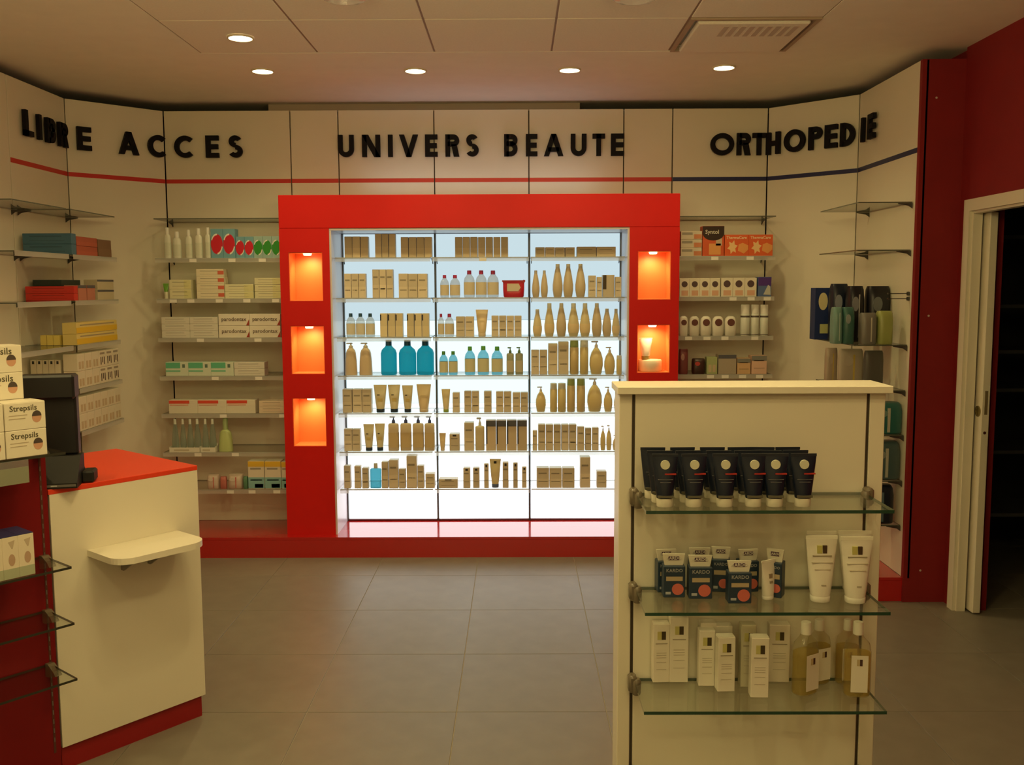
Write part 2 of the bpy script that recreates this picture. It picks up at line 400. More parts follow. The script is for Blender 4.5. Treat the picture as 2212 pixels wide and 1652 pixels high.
for ch, a, b in (('U', 730, 764), ('N', 782, 821), ('I', 838, 848), ('V', 862, 903), ('E', 918, 945), ('R', 962, 992), ('S', 1006, 1034), ('B', 1089, 1118), ('E', 1136, 1161), ('A', 1175, 1217), ('U', 1233, 1267), ('T', 1280, 1307), ('E', 1320, 1348)):
    p0, p1 = onY(a, 315, YB - .03), onY(b, 315, YB - .03); its.append((ch, ((p0.x + p1.x) / 2, YB), LZ, p1.x - p0.x, 0))
sign('wall_sign', 'raised black letters reading UNIVERS BEAUTE above the red cabinet', its)
def diag(px, a, b):
    """point on the vertical plane through a,b seen at column px"""
    d = ray(px, 310); A = Vector((*a, 0)); n = Vector((-(b[1] - a[1]), b[0] - a[0], 0)); t = n.dot(A - EYEP) / n.dot(d); return EYEP + d * t
its = []
for ch, a, b in (('L', 47, 74), ('I', 78, 90), ('B', 96, 119), ('R', 121, 147)):
    c = onX((a + b) / 2 + 5, 310, LX + .03); its.append((ch, (LX, c.y), LZ, {'L': .085, 'I': .03, 'B': .095, 'R': .10}[ch], PI / 2))
aL = (LX, YC); bL = (SEAMB[0], YB); anL = math.atan2(YB - YC, SEAMB[0] - LX)
for ch, a, b in (('E', 163, 195), ('A', 252, 297), ('C', 315, 360)):
    p0, p1 = diag(a, aL, bL), diag(b, aL, bL); its.append((ch, ((p0.x + p1.x) / 2, (p0.y + p1.y) / 2), LZ, (p1 - p0).xy.length * .95, anL))
for ch, a, b in (('C', 376, 421), ('E', 444, 472), ('S', 493, 523)):
    p0, p1 = onY(a, 315, YB - .03), onY(b, 315, YB - .03); its.append((ch, ((p0.x + p1.x) / 2, YB), LZ, p1.x - p0.x, 0))
sign('wall_sign', 'raised black letters reading LIBRE ACCES on the left wall', its)
its = []
for ch, a, b in (('O', 1535, 1586), ('R', 1592, 1622), ('T', 1626, 1654)):
    p0, p1 = onY(a, 315, YB - .03), onY(b, 315, YB - .03); its.append((ch, ((p0.x + p1.x) / 2, YB), LZ, p1.x - p0.x, 0))
aR = (SEAMB[-1], YB); bR = (RX, YC); anR = math.atan2(YC - YB, RX - SEAMB[-1])
for ch, a, b in (('H', 1659, 1690), ('O', 1697, 1744), ('P', 1750, 1780), ('E', 1785, 1813), ('D', 1818, 1851)):
    p0, p1 = diag(a, aR, bR), diag(b, aR, bR); its.append((ch, ((p0.x + p1.x) / 2, (p0.y + p1.y) / 2), LZ, (p1 - p0).xy.length * .95, anR))
for ch, px, wd in (('I', 1858, .03), ('E', 1876, .085)):
    c = onX(px, 290, RX - .04); its.append((ch, (RX, min(c.y, 5.76)), LZ, wd, -PI / 2))
sign('wall_sign', 'raised black letters reading ORTHOPEDIE on the right wall', its)

# ------------------------------------------------------------------ lit red cabinet
CF, CB = 5.862, YB - .001
CX0, CX1, OX0, OX1 = -1.458, 1.005, -1.151, .698
CZ1, OZ1 = 2.256, 2.054
cab = thing('display_cabinet', 'large red display cabinet with a brightly backlit shelf niche', 'cabinet', ((CX0 + CX1) / 2, CF, ZP))
ox, oy, oz = (CX0 + CX1) / 2, CF, ZP
def cb(m): m.v = [(x - ox, y - oy, z - oz) for x, y, z in m.v]; return m
cb(MB().cbox(CX0, CX1, CF, CB, OZ1, CZ1, .003)).obj('header', red, cab)
NZ = [(1.609, 1.907), (1.155, 1.455), (.699, 1.004)]
liner = mat('orange_liner', (.85, .24, .065), .5)
puck = emat('puck_glow', (1, .8, .4), 14.0)
for sgn, (a, b, n0, n1) in enumerate(((CX0, OX0, -1.403, -1.195), (OX1, CX1, .749, .953))):
    m = MB().box(a, n0, CF, CB, ZP, OZ1 - .0005).box(n1, b, CF, CB, ZP, OZ1 - .0005)
    zz = [ZP] + [q for p in sorted(NZ) for q in p] + [OZ1 - .0005]
    for k in range(0, len(zz), 2): m.box(n0, n1, CF, CB, zz[k], zz[k + 1])
    m.box(n0, n1, CF + .17, CF + .18, ZP, OZ1 - .0005)
    cb(m).obj('pillar', red, cab)
    for z0, z1 in NZ:
        q = MB(); e = .004
        q.box(n0 + .0003, n0 + e, CF + .004, CF + .169, z0 + .0003, z1 - .0003).box(n1 - e, n1 - .0003, CF + .004, CF + .169, z0 + .0003, z1 - .0003)
        q.box(n0 + e, n1 - e, CF + .004, CF + .169, z0 + .0003, z0 + e).box(n0 + e, n1 - e, CF + .004, CF + .169, z1 - e, z1 - .0003).box(n0 + e, n1 - e, CF + .165, CF + .169, z0 + e, z1 - e)
        lo = cb(q).obj('niche_liner', liner, cab); lo['label'] = 'small glowing orange niche'
        c = (n0 + n1) / 2
        pk = MB().loft([(z1 - .016, .022, .022), (z1 - .0045, .026, .026)], 18, cx=c, cy=CF + .06); cb(pk).obj('puck_lamp', puck, lo)
        l = bpy.data.lights.new('niche_lamp', 'SPOT'); l.energy = 3.0; l.color = (1, .74, .34); l.shadow_soft_size = .02; l.spot_size = 2.6; l.spot_blend = .8
        o = link('niche_lamp', l, cab, (c - ox, CF + .06 - oy, z1 - .022 - oz)); o.rotation_euler = (.35, 0, 0)
iw = mat('cabinet_inner', (.72, .66, .70), .3)
cb(MB().box(OX0, OX0 + .012, CF + .006, CB - .002, ZP, OZ1 - .013)).obj('inner_side', iw, cab)
cb(MB().box(OX1 - .012, OX1, CF + .006, CB - .002, ZP, OZ1 - .013)).obj('inner_side', iw, cab)
cb(MB().box(OX0, OX1, CF + .006, CB - .002, OZ1 - .012, OZ1 - .0005)).obj('inner_top', iw, cab)
# backlit panes, three bays of four
BX = [-1.136, -.53, .085, .684]
PZ = [ZP + .012, .545, .925, 1.475, OZ1 - .016]
ES = [2.0, 1.6, 1.1, .74]; EC = [(1, 1, 1), (.92, 1, 1), (.80, .98, 1.0), (.74, .93, 1.0)]
for i in range(3):
    for k in range(4):
        o = cb(MB().box(BX[i] + .008, BX[i + 1] - .008, CB - .022, CB - .012, PZ[k] + .0015, PZ[k + 1] - .0015)).obj('light_pane', emat('light_pane_%d' % k, EC[k], ES[k]), cab)
cb(MB().box(OX0 + .012, OX1 - .012, CB - .010, CB - .002, ZP, OZ1 - .013)).obj('light_box_back', mat('pane_joint', (.35, .38, .40), .5), cab)
for x in BX: cb(MB().box(x - .005, x + .005, CB - .034, CB - .022, ZP + .002, OZ1 - .014)).obj('upright_rail', darkmetal, cab)
cb(MB().box(OX0 + .013, OX1 - .013, CB - .03, CB - .008, ZP + .001, ZP + .010)).obj('bottom_rail', mat('dark_red', (.12, .01, .01), .4), cab)
# cool tube lying on top of the cabinet, washing the wall and ceiling above it
tl = cb(MB().box(-1.0, .55, 6.09, 6.12, CZ1 + .0005, CZ1 + .012)).obj('tube_housing', metal, cab)
al = bpy.data.lights.new('tube_light', 'AREA'); al.shape = 'RECTANGLE'; al.size = 1.5; al.size_y = .02; al.energy = TUBE_W; al.color = (.80, .93, 1.0)
ao = link('tube_light', al, cab, (-.225 - ox, 6.105 - oy, CZ1 + .014 - oz)); ao.rotation_euler = (PI, 0, 0)
# ornament in the right hand niche
g = thing('display_block', 'round pale display block inside the glowing right niche', 'stand', (.842, CF + .088, 1.155 + .0045))
MB().loft([(0, .072, .062), (.004, .075, .065), (.066, .075, .065), (.072, .070, .060)], 28).obj('block_body', mat('block_cream', (.88, .80, .60), .4), g, smooth=True)
MB().loft([(.0725, .055, .045), (.0745, .053, .043)], 28).obj('top_disc', mat('block_top', (.9, .86, .72), .3), g)
TUBE_AT = (.812, CF + .072, 1.155 + .0045 + .0752)
# ------------------------------------------------------------------ glass shelves
SZ = [2.124, 1.877, 1.625, 1.379, 1.137, .897, .650, .408]      # shelf top heights shared by all wall bays
TH = .006
tagmesh = MB().box(-.022, .022, -.0012, 0, -.0105, .0105).mesh('price_tag', tagm)
def bracket_mb(depth):
    return MB().prism([(0, 0), (-depth, 0), (-depth, -.004), (-.02, -.014), (0, -.028)], -.0025, .0025, 'x')
brm = bracket_mb(.075).mesh('bracket', darkmetal)
def wall_shelf(label, x0, x1, yw, depth, z, group, rail=True, tags=(), ang=0, edge=glassedge2, brackets=True):
    """shelf along local x from x0 to x1, wall at local y = 0 and the room towards -y"""
    t = thing('glass_shelf', label, 'shelf', (0, 0, 0), 0, group)
    if ang == 0: t.location = ((x0 + x1) / 2, yw, z - TH)
    elif ang > 0: t.location = (yw, (x0 + x1) / 2, z - TH); t.rotation_euler = (0, 0, ang)
    else: t.location = (yw, (x0 + x1) / 2, z - TH); t.rotation_euler = (0, 0, ang)
    h = (x1 - x0) / 2
    MB().box(-h, h, -depth, -.006, 0, TH, 0, edge=1).obj('glass_plate', [glass, edge], t)
    if rail: MB().add([(-h, -depth - .003, -.020), (h, -depth - .003, -.020), (h, -depth - .003, TH), (-h, -depth - .003, TH), (-h, -depth - .001, TH + .001), (h, -depth - .001, TH + .001)], [(0, 1, 2, 3), (3, 2, 5, 4)]).obj('price_rail', railm, t)
    for x in tags: link('price_tag', tagmesh, t, (x - t.location.x, -depth - .0045, -.008))
    if brackets:
        for x in (-h + .008, h - .008): link('bracket', brm, t, (x, -.002, -.001))
    return t
ROW = ['empty upper', 'top', 'second', 'third', 'fourth', 'fifth', 'sixth', 'bottom']
SFY = 5.935
BAYN = ['left', 'middle', 'right']
for k in range(1, 8):
    for i in range(3):
        wall_shelf('glass shelf, %s one down in the lit cabinet\'s %s bay' % (ROW[k], BAYN[i]), BX[i] + .006, BX[i + 1] - .006, CB - .034, CB - .034 - SFY, SZ[k], 'glass shelves in the lit cabinet', tags=[onY(1043, 563, SFY).x] if (k, i) == (1, 1) else ())
LB0, LB1 = -2.255, -1.462
TAGS_L = {1: (400, 486, 553), 2: (353, 392, 455, 516, 580), 3: (410, 538), 4: (440, 537), 5: (455, 588), 6: (395, 479), 7: (465, 514, 570)}
TAGS_R = {1: (1543, 1619), 2: (1584, 1623, 1658), 3: (1489, 1529, 1568, 1633), 4: (1538, 1570, 1608, 1645)}
RB0, RB1 = 1.008, 1.612
for k in range(8):
    y = onY(400, 600, SFY).y
    wall_shelf('%s glass shelf of the wall bay left of the red cabinet' % ROW[k], LB0, LB1, YB, YB - SFY, SZ[k], 'glass shelves left of the cabinet', rail=k > 0, tags=[onY(p, 100 + SZ[k], SFY).x for p in TAGS_L.get(k, ())])
    wall_shelf('%s glass shelf of the wall bay right of the red cabinet' % ROW[k], RB0, RB1, YB, YB - SFY, SZ[k], 'glass shelves right of the cabinet', rail=k > 0, tags=[onY(p, 600, SFY).x for p in TAGS_R.get(k, ())])
for k in range(0, 8):
    wall_shelf('%s glass shelf on the far left side wall' % ROW[k], 5.20, 5.77, LX, .295, SZ[k], 'glass shelves on the left side wall', ang=PI / 2, rail=k > 0, tags=())
    if k < 4: wall_shelf('%s glass shelf at the left edge of the photo' % ROW[k], 4.60, 5.16, LX - .004, .295, SZ[k], 'glass shelves at the left edge', ang=PI / 2, rail=k > 0)
for k in (0, 1, 3, 4, 5, 6, 7):
    wall_shelf('%s glass shelf on the right side wall by the red pilaster' % ROW[k], 4.99, 5.61, RX, .285, SZ[k], 'glass shelves on the right side wall', ang=-PI / 2, rail=False)

# ------------------------------------------------------------------ product kit
PC = {}
def pmat(c, rough=.45):
    k = 'p_%02d%02d%02d' % tuple(int(round(v * 50)) for v in c)
    return mat(k, c, rough)
TAN = (.66, .57, .42); IVORY = (.78, .73, .62); WHITE = (.82, .80, .74); TAN_SHADED = (.56, .45, .29); GOLD = (.74, .58, .28)
INK = (.02, .02, .02); NAVY = (.008, .012, .05); BLUE = (.02, .08, .30); TEAL = (.0, .16, .22); GREEN = (.10, .36, .05); PINK = (.42, .02, .10)
REDP = (.62, .02, .02); ORANGE = (.80, .16, .04); YEL = (.80, .60, .05); GREY = (.35, .35, .33); LIME = (.45, .55, .15); PURPLE = (.08, .03, .25)
def cached(key, fn):
    if key not in PC: PC[key] = fn()
    return PC[key]
def rd(v): return round(v, 3)
def face_patch(x0, x1, z0, z1, y, t=.0006):
    return MB().box(x0, x1, y - t, y + t, z0, z1)
def p_carton(root, w, h, d, col, style=''):
    w, h, d = rd(w), rd(h), rd(d)
    link('body', cached(('cb', w, h, d, col), lambda: MB().cbox(-w / 2, w / 2, -d / 2, d / 2, 0, h - .0012, .0012).box(-w / 2 + .001, w / 2 - .001, -d / 2 + .001, d / 2 - .001, h - .0012, h).mesh('body', pmat(col))), root)
    f = -d / 2
    def patch(name, key, x0, x1, z0, z1, c):
        link(name, cached(('pt', name, key, w, h, d, c), lambda: face_patch(x0 * w, x1 * w, z0 * h, z1 * h, f).mesh(name, pmat(c))), root)
    def shade(c, k): return tuple(v * k for v in c)
    for s in style.split('+'):
        if s == 'band': patch('print_band', s, -.498, .498, .02, .46, shade(col, 1.12))
        elif s == 'title': patch('print_title', s, -.36, .30, .70, .76, shade(col, .45)); patch('print_text', s, -.36, .36, .30, .34, shade(col, .6))
        elif s == 'slot': patch('black_mark', s, -.49, -.33, .70, .95, INK)
        elif s == 'spot': patch('black_spot', s, -.18, .18, .86, .96, INK)
        elif s == 'vert': patch('vertical_lettering', s, -.49, -.36, .22, .95, INK)
        elif s == 'darktop': patch('grey_top', s, -.5, .5, .80, .995, (.10, .10, .12))
        elif s == 'dstripe': patch('dark_stripe', s, -.5, -.2, .35, .99, (.06, .04, .015))
        elif s == 'redL': patch('red_panel', s, -.49, .22, .74, .97, (.75, .08, .04)); patch('white_line', s, -.46, .18, .60, .66, (.7, .3, .22))
        elif s == 'grnL': patch('green_panel', s, -.49, .15, .56, .97, (.12, .50, .30)); patch('green_line', s, -.49, .15, .30, .42, (.2, .55, .36)); patch('emblem', s, .24, .36, .60, .85, (.12, .2, .16))
        elif s == 'rtri':
            link('red_corner', cached(('tri', w, h, d), lambda: MB().prism([(w / 2 - .02, .002), (w / 2 - .0005, .002), (w / 2 - .0005, h * .55)][::-1], f - .0006, f + .0006, 'y').mesh('red_corner', pmat((.35, .04, .02)))), root)
        elif s.startswith('text='):
            link('lettering', textmesh(s[5:], w * 1.72 / max(4, len(s) - 5), pmat((.12, .08, .06))), root, (0, f - .0008, h * .55))
        elif s == 'circ':
            for q, r in enumerate((.26,)):
                link('round_logo', cached(('ci', w, h, d), lambda: MB().prism([(w * .30 * math.cos(a), h * .68 + w * .30 * math.sin(a)) for a in [2 * PI * i / 18 for i in range(18)]][::-1], f - .0007, f + .0007, 'y').mesh('round_logo', pmat((.10, .06, .06)))), root)
            patch('pink_figure', s, -.3, .35, .06, .34, (.72, .42, .28))
        elif s in ('rcirc', 'gcirc'):
            c = (.62, .01, .03) if s == 'rcirc' else (.03, .30, .03)
            rr = w * .49; rz_ = h * .34
            link('round_print', cached((s, w, h, d), lambda: MB().prism([(rr * math.cos(a), h * .48 + rz_ * math.sin(a)) for a in [2 * PI * i / 22 for i in range(22)]][::-1], f - .0007, f + .0007, 'y').mesh('round_print', pmat(c))), root)
            link('white_arc', cached((s, 'a', w, h, d), lambda: arcmesh(rr, rz_, h * .48, f)), root)
        elif s == 'ytop': patch('yellow_top', s, -.5, .5, .80, .99, (.85, .55, .05)); patch('blue_base', s, -.5, .5, .02, .42, (.25, .5, .52)); patch('blue_wave', s, -.1, .42, .04, .18, (.02, .16, .35))
        elif s == 'logo':
            s2 = min(w * .62, .022); patch('logo_gold', s, -s2 / 2 / w, 0, .80 - s2 / h / 2, .80 + s2 / h / 2, (.55, .50, .18)); patch('logo_dark', s, 0, s2 / 2 / w, .80 - s2 / h / 2, .80 + s2 / h / 2, (.06, .03, .02))
            patch('print_title', s, -.36, .36, .655, .67, (.35, .3, .22))
            for q, zz in enumerate((.50, .46, .42, .34, .22)): patch('print_text', s + str(q), -.3, .3, zz, zz + .008, (.5, .44, .34))
        elif s == 'orange':
            patch('print_title', s, -.45, .40, .82, .93, (.85, .62, .35)); patch('star_print', s, -.45, .05, .22, .70, (.85, .55, .22)); patch('wave_print', s, .05, .48, .30, .55, (.75, .30, .08))
        elif s == 'sano':
            link('dark_head', MB().prism([(-w * .5, h * .995), (-w * .5, h * .72)] + [(w * .48 * math.cos(a), h * .72 + h * .20 * math.sin(a)) for a in [PI + PI * i / 10 for i in range(1, 10)]] + [(w * .5, h * .72), (w * .5, h * .995)], f - .0007, f + .0007, 'y').mesh('dark_head', pmat((.03, .015, .01))), root); link('lettering', textmesh('Syntol', w * .26, pmat((.62, .58, .48))), root, (-w * .06, f - .001, h * .80)); patch('orange_arm', s, -.2, .35, .05, .42, (.75, .33, .10)); patch('grey_arm', s, .12, .40, .35, .60, (.55, .42, .3))
        elif s == 'strip2':
            patch('dark_label', s, -.45, .05, .55, .85, (.30, .27, .22)); patch('orange_corner', s, .12, .48, .08, .62, (.60, .22, .10))
        elif s == 'side': patch('green_side', s, .18, .49, .06, .94, (.72, .70, .36))
        elif s == 'rside': patch('red_side', s, .28, .5, .25, .75, (.66, .14, .08))
        elif s == 'yell': patch('yellow_band', s, -.5, .5, .05, .55, (.80, .52, .03)); patch('print_text', s, -.42, .42, .70, .82, (.4, .33, .2))
        elif s == 'moon':
            link('moon', MB().prism([(-w * .05 + w * .26 * math.cos(a), h * .74 + h * .17 * math.sin(a)) for a in [2 * PI * i / 20 for i in range(20)]][::-1], f - .0007, f + .0007, 'y').mesh('moon', pmat((.75, .68, .38))), root); patch('pale_print', s, -.2, .4, .12, .30, (.55, .58, .25))
        elif s == 'blk':
            for q in range(3): patch('black_figure', s + str(q), -.32 + q * .26, -.20 + q * .26, .15 + .12 * (q % 2), .62, (.10, .06, .05))
            patch('grey_title', s, -.4, .3, .78, .9, (.35, .3, .24))
        elif s == 'beige':
            for q in range(2): patch('beige_print', s + str(q), -.34 + q * .4, -.06 + q * .4, .12, .55, (.58, .46, .30))
def arcmesh(r, q, cz, f):
    m = MB(); n = 10
    for s0 in (85, 275):
        for i in range(n):
            a = math.radians(s0 + 70 * i / n); b = math.radians(s0 + 70 * (i + 1) / n)
            m.prism([(r * .84 * math.cos(a), cz + q * .88 * math.sin(a)), (r * .84 * math.cos(b), cz + q * .88 * math.sin(b)), (r * .99 * math.cos(b), cz + q * 1.05 * math.sin(b)), (r * .99 * math.cos(a), cz + q * 1.05 * math.sin(a))], f - .0012, f - .0006, 'y')
    return m.mesh('white_arc', pmat((.85, .82, .75)))
def L(root, name, key, fn, m, smooth=True):
    return link(name, cached((name,) + key + (m.name,), lambda: fn().mesh(name, m, smooth)), root)
def p_bottle(root, w, h, col, capc, label=None, shape='round', clear=False, capw=.42, caph=.14, shoulder=.72, pump=False, nn=2.6):
    w, h = rd(w), rd(h); r = w / 2; ry = r * .72; bh = h * (1 - caph)
    K = (w, h, shape, capw, caph, shoulder, nn)
    if shape == 'round': pr = [(0, r * .90, ry * .9), (.004, r * .98, ry * .98), (bh * .1, r, ry), (bh * shoulder, r, ry), (bh * (shoulder + (1 - shoulder) * .45), r * .86, ry * .88), (bh * (shoulder + (1 - shoulder) * .8), r * capw * 1.3, ry * capw * 1.4, 2), (bh, r * capw * .95, r * capw * .95, 2)]
    elif shape == 'taper': pr = [(0, r * .72, ry * .72), (.004, r * .80, ry * .8), (bh * .25, r, ry), (bh * .42, r, ry), (bh * .7, r * .78, ry * .8), (bh * .9, r * .55, ry * .62), (bh, r * capw, r * capw, 2)]
    elif shape == 'oval': pr = [(0, r * .7, ry * .7), (.005, r * .8, ry * .8), (bh * .35, r, ry), (bh * .6, r * .96, ry), (bh * .82, r * .72, ry * .78), (bh * .95, r * .40, ry * .5), (bh, r * capw, r * capw, 2)]
    elif shape == 'flare': pr = [(0, r * .98, ry), (.004, r, ry), (bh * .5, r * .93, ry * .96), (bh * .82, r * .80, ry * .9), (bh * .92, r * .66, ry * .8), (bh, r * capw, r * capw, 2)]
    elif shape == 'rect': pr = [(0, r * .96, ry * .8), (.003, r, ry * .85), (bh * .93, r, ry * .85), (bh * .98, r * .9, ry * .75), (bh, r * .5, r * .4)]
    elif shape == 'can': ry = r; pr = [(0, r * .9, r * .9), (.004, r, r), (bh * .97, r, r), (bh, r * .9, r * .9)]
    elif shape == 'tottle': pr = [(0, r * .86, ry * .7), (.005, r * .93, ry * .8), (bh * .3, r * .98, ry), (bh * .68, r, ry), (bh * .88, r * .86, ry * .9), (bh * .97, r * .6, ry * .6), (bh, r * .35, ry * .3)]
    bm = glassmat('clr_%02d%02d%02d' % tuple(int(v * 50) for v in col), col, 1.4, .03, diff=tuple(min(1, v * .9) for v in col), dmix=.30 if clear is True else clear) if clear else pmat(col, .3)
    L(root, 'bottle_body', K, lambda: MB().loft(pr, 20, 2 if shape == 'can' else nn), bm)
    if pump:
        def pm():
            q = MB().loft([(bh - .001, r * capw, r * capw), (bh + h * caph * .35, r * capw * .95, r * capw * .95), (bh + h * caph * .5, r * capw * .5, r * capw * .5), (bh + h * caph * .75, r * capw * .3, r * capw * .3)], 14)
            q.cbox(-r * .75, r * .3, -.005, .005, bh + h * caph * .76, h, .003); return q
        L(root, 'pump', K + (capc,), pm, pmat(capc, .35))
    elif capc and shape != 'tottle':
        cr = r * (.97 if shape == 'can' else capw)
        L(root, 'cap', K + (capc,), lambda: MB().loft([(bh - .0008, cr, cr), (h - .002, cr * .95, cr * .95), (h, cr * .85, cr * .85)], 16), pmat(capc, .35))
    if label:
        z0, z1 = (bh * .12, bh * .66) if shape not in ('taper', 'oval') else (bh * .12, bh * .45)
        if shape == 'tottle':
            L(root, 'round_logo', K + ('lb', label), lambda: MB().prism([(r * .62 * math.cos(a), bh * .68 + r * .62 * math.sin(a)) for a in [2 * PI * i / 18 for i in range(18)]][::-1], -ry - .0008, -ry * .88, 'y'), pmat(label), False)
        elif shape == 'can':
            L(root, 'print_band', K + ('lb', label), lambda: MB().loft([(bh * .82, r * 1.01, r * 1.01), (bh * .90, r * 1.01, r * 1.01)], 20, 2), pmat(label))
            L(root, 'base_band', K + ('lb2', label), lambda: MB().loft([(bh * .04, r * 1.01, r * 1.01), (bh * .07, r * 1.01, r * 1.01)], 20, 2), pmat(label))
        else:
            def rad(z):
                for a, b in zip(pr, pr[1:]):
                    if a[0] <= z <= b[0]:
                        t = (z - a[0]) / max(1e-6, b[0] - a[0]); return (a[1] + (b[1] - a[1]) * t, a[2] + (b[2] - a[2]) * t)
                return pr[-1][1:3]
            zs = [z0 + (z1 - z0) * i / 4 for i in range(5)]
            L(root, 'paper_label', K + ('lb', label), lambda: MB().loft([(z, rad(z)[0] * 1.012 + .0004, rad(z)[1] * 1.012 + .0004) for z in zs], 20, nn, cap=False), pmat(label))
def p_tube(root, w, h, col, capc, caph=.13, dot=None, bars=None, lab=None, text=None):
    w, h = rd(w), rd(h); r = w / 2; ch = h * caph; cr = r * .62; K = (w, h, caph)
    L(root, 'cap', K + (capc,), lambda: MB().loft([(0, cr * .94, cr * .80), (.002, cr, cr * .86), (ch * .9, cr * 1.02, cr * .88), (ch, cr * .98, cr * .84)], 18, 2.2), pmat(capc, .35))
    pr = [(ch + .0004, cr * .98, cr * .86, 2.2)] + [(ch + (h * .95 - ch) * t, cr + (r - cr) * t ** .9, max(.0015, cr * .9 * (1 - t ** 1.6)), 2.2) for t in (.12, .3, .5, .7, .85, 1)]
    L(root, 'tube_body', K + (col,), lambda: MB().loft(pr, 20), pmat(col, .3))
    L(root, 'crimp', K + (col, 'c'), lambda: MB().box(-r, r, -.0014, .0014, h * .949, h), pmat(tuple(min(1, v * 1.15) for v in col), .35), False)
    def fy(z):
        t = max(0, min(1, (z - ch) / (h * .95 - ch))); return -max(.0015, cr * .9 * (1 - t ** 1.6))
    if dot:
        zc = h * .80; rr = r * .36
        L(root, 'round_emblem', K + ('dot', dot), lambda: MB().prism([(rr * math.cos(a), zc + rr * math.sin(a)) for a in [2 * PI * i / 18 for i in range(18)]][::-1], fy(zc - rr) - .0006, fy(zc + rr), 'y'), pmat(dot), False)
    if bars:
        for i, (x0, x1, z0, z1, c) in enumerate(bars):
            L(root, 'print_bar', K + ('b', x0, x1, z0, z1, c), lambda: MB().prism([(x0 * w, z0 * h), (x1 * w, z0 * h), (x1 * w, z1 * h), (x0 * w, z1 * h)][::-1], fy(z0 * h) - .0008, fy(z0 * h) + .004, 'y'), pmat(c), False)
def p_pouch(root, w, h, col):
    w, h = rd(w), rd(h)
    L(root, 'pouch_body', (w, h), lambda: MB().loft([(0, w * .40, .022, 3), (.006, w * .44, .024, 3), (h * .4, w * .46, .022, 3), (h * .8, w * .46, .008, 3), (h * .9, w * .48, .002, 4)], 20), pmat(col, .3))
    L(root, 'top_seal', (w, h), lambda: MB().box(-w * .5, w * .5, -.0015, .0015, h * .88, h * .97), pmat(col, .3), False)
    L(root, 'spout', (w, h), lambda: MB().prism([(w * .36, h * .85), (w * .46, h * .80), (w * .5, h * .97), (w * .42, h)][::-1], -.006, .006, 'y'), pmat(col, .3), False)
    L(root, 'paper_label', (w, h), lambda: MB().prism([(-w * .28, h * .35), (w * .2, h * .35), (w * .3, h * .55), (w * .22, h * .78), (-w * .28, h * .78)][::-1], -.0236, -.0225, 'y'), pmat(TAN), False)
def p_bag(root, w, h, d, col, c2=None, lab=None):
    w, h, d = rd(w), rd(h), rd(d)
    L(root, 'bag_body', (w, h, d, col), lambda: MB().loft([(0, w * .46, d * .42, 4), (.008, w * .49, d * .48, 4), (h * .3, w * .5, d * .5, 3.5), (h * .75, w * .5, d * .48, 3.5), (h * .93, w * .48, d * .38, 3.5), (h, w * .44, d * .25, 3.5)], 24), pmat(col, .35))
    if c2: L(root, 'print_strip', (w, h, d, c2), lambda: MB().box(w * .05, w * .12, -d * .503, -d * .46, h * .08, h * .85), pmat(c2, .4), False)
    if lab: L(root, 'print_panel', (w, h, d, lab), lambda: MB().prism([(-w * .14 + w * .20 * math.cos(a), h * .68 + h * .13 * math.sin(a)) for a in [2 * PI * i / 18 for i in range(18)]][::-1], -d * .503, -d * .46, 'y'), pmat(lab, .4), False)

g = thing('cream_tube', 'white tube on the block in the glowing right niche', 'tube', TUBE_AT); p_tube(g, .085, .135, (.85, .82, .70), (.35, .26, .08), caph=.16)
NAMES = {'carton': 'carton', 'bottle': 'bottle', 'tube': 'tube', 'pouch': 'pouch', 'bag': 'bag'}
def put(kind, name, cat, lbl, group, loc, w, h, d, rz=0, **kw):
    t = thing(name, lbl, cat, loc, rz, group)
    if kind == 'carton': p_carton(t, w, h, d, **kw)
    elif kind == 'bottle': p_bottle(t, w, h, **kw)
    elif kind == 'tube': p_tube(t, w, h, **kw)
    elif kind == 'pouch': p_pouch(t, w, h, **kw)
    elif kind == 'bag': p_bag(t, w, h, d, **kw)
    return t
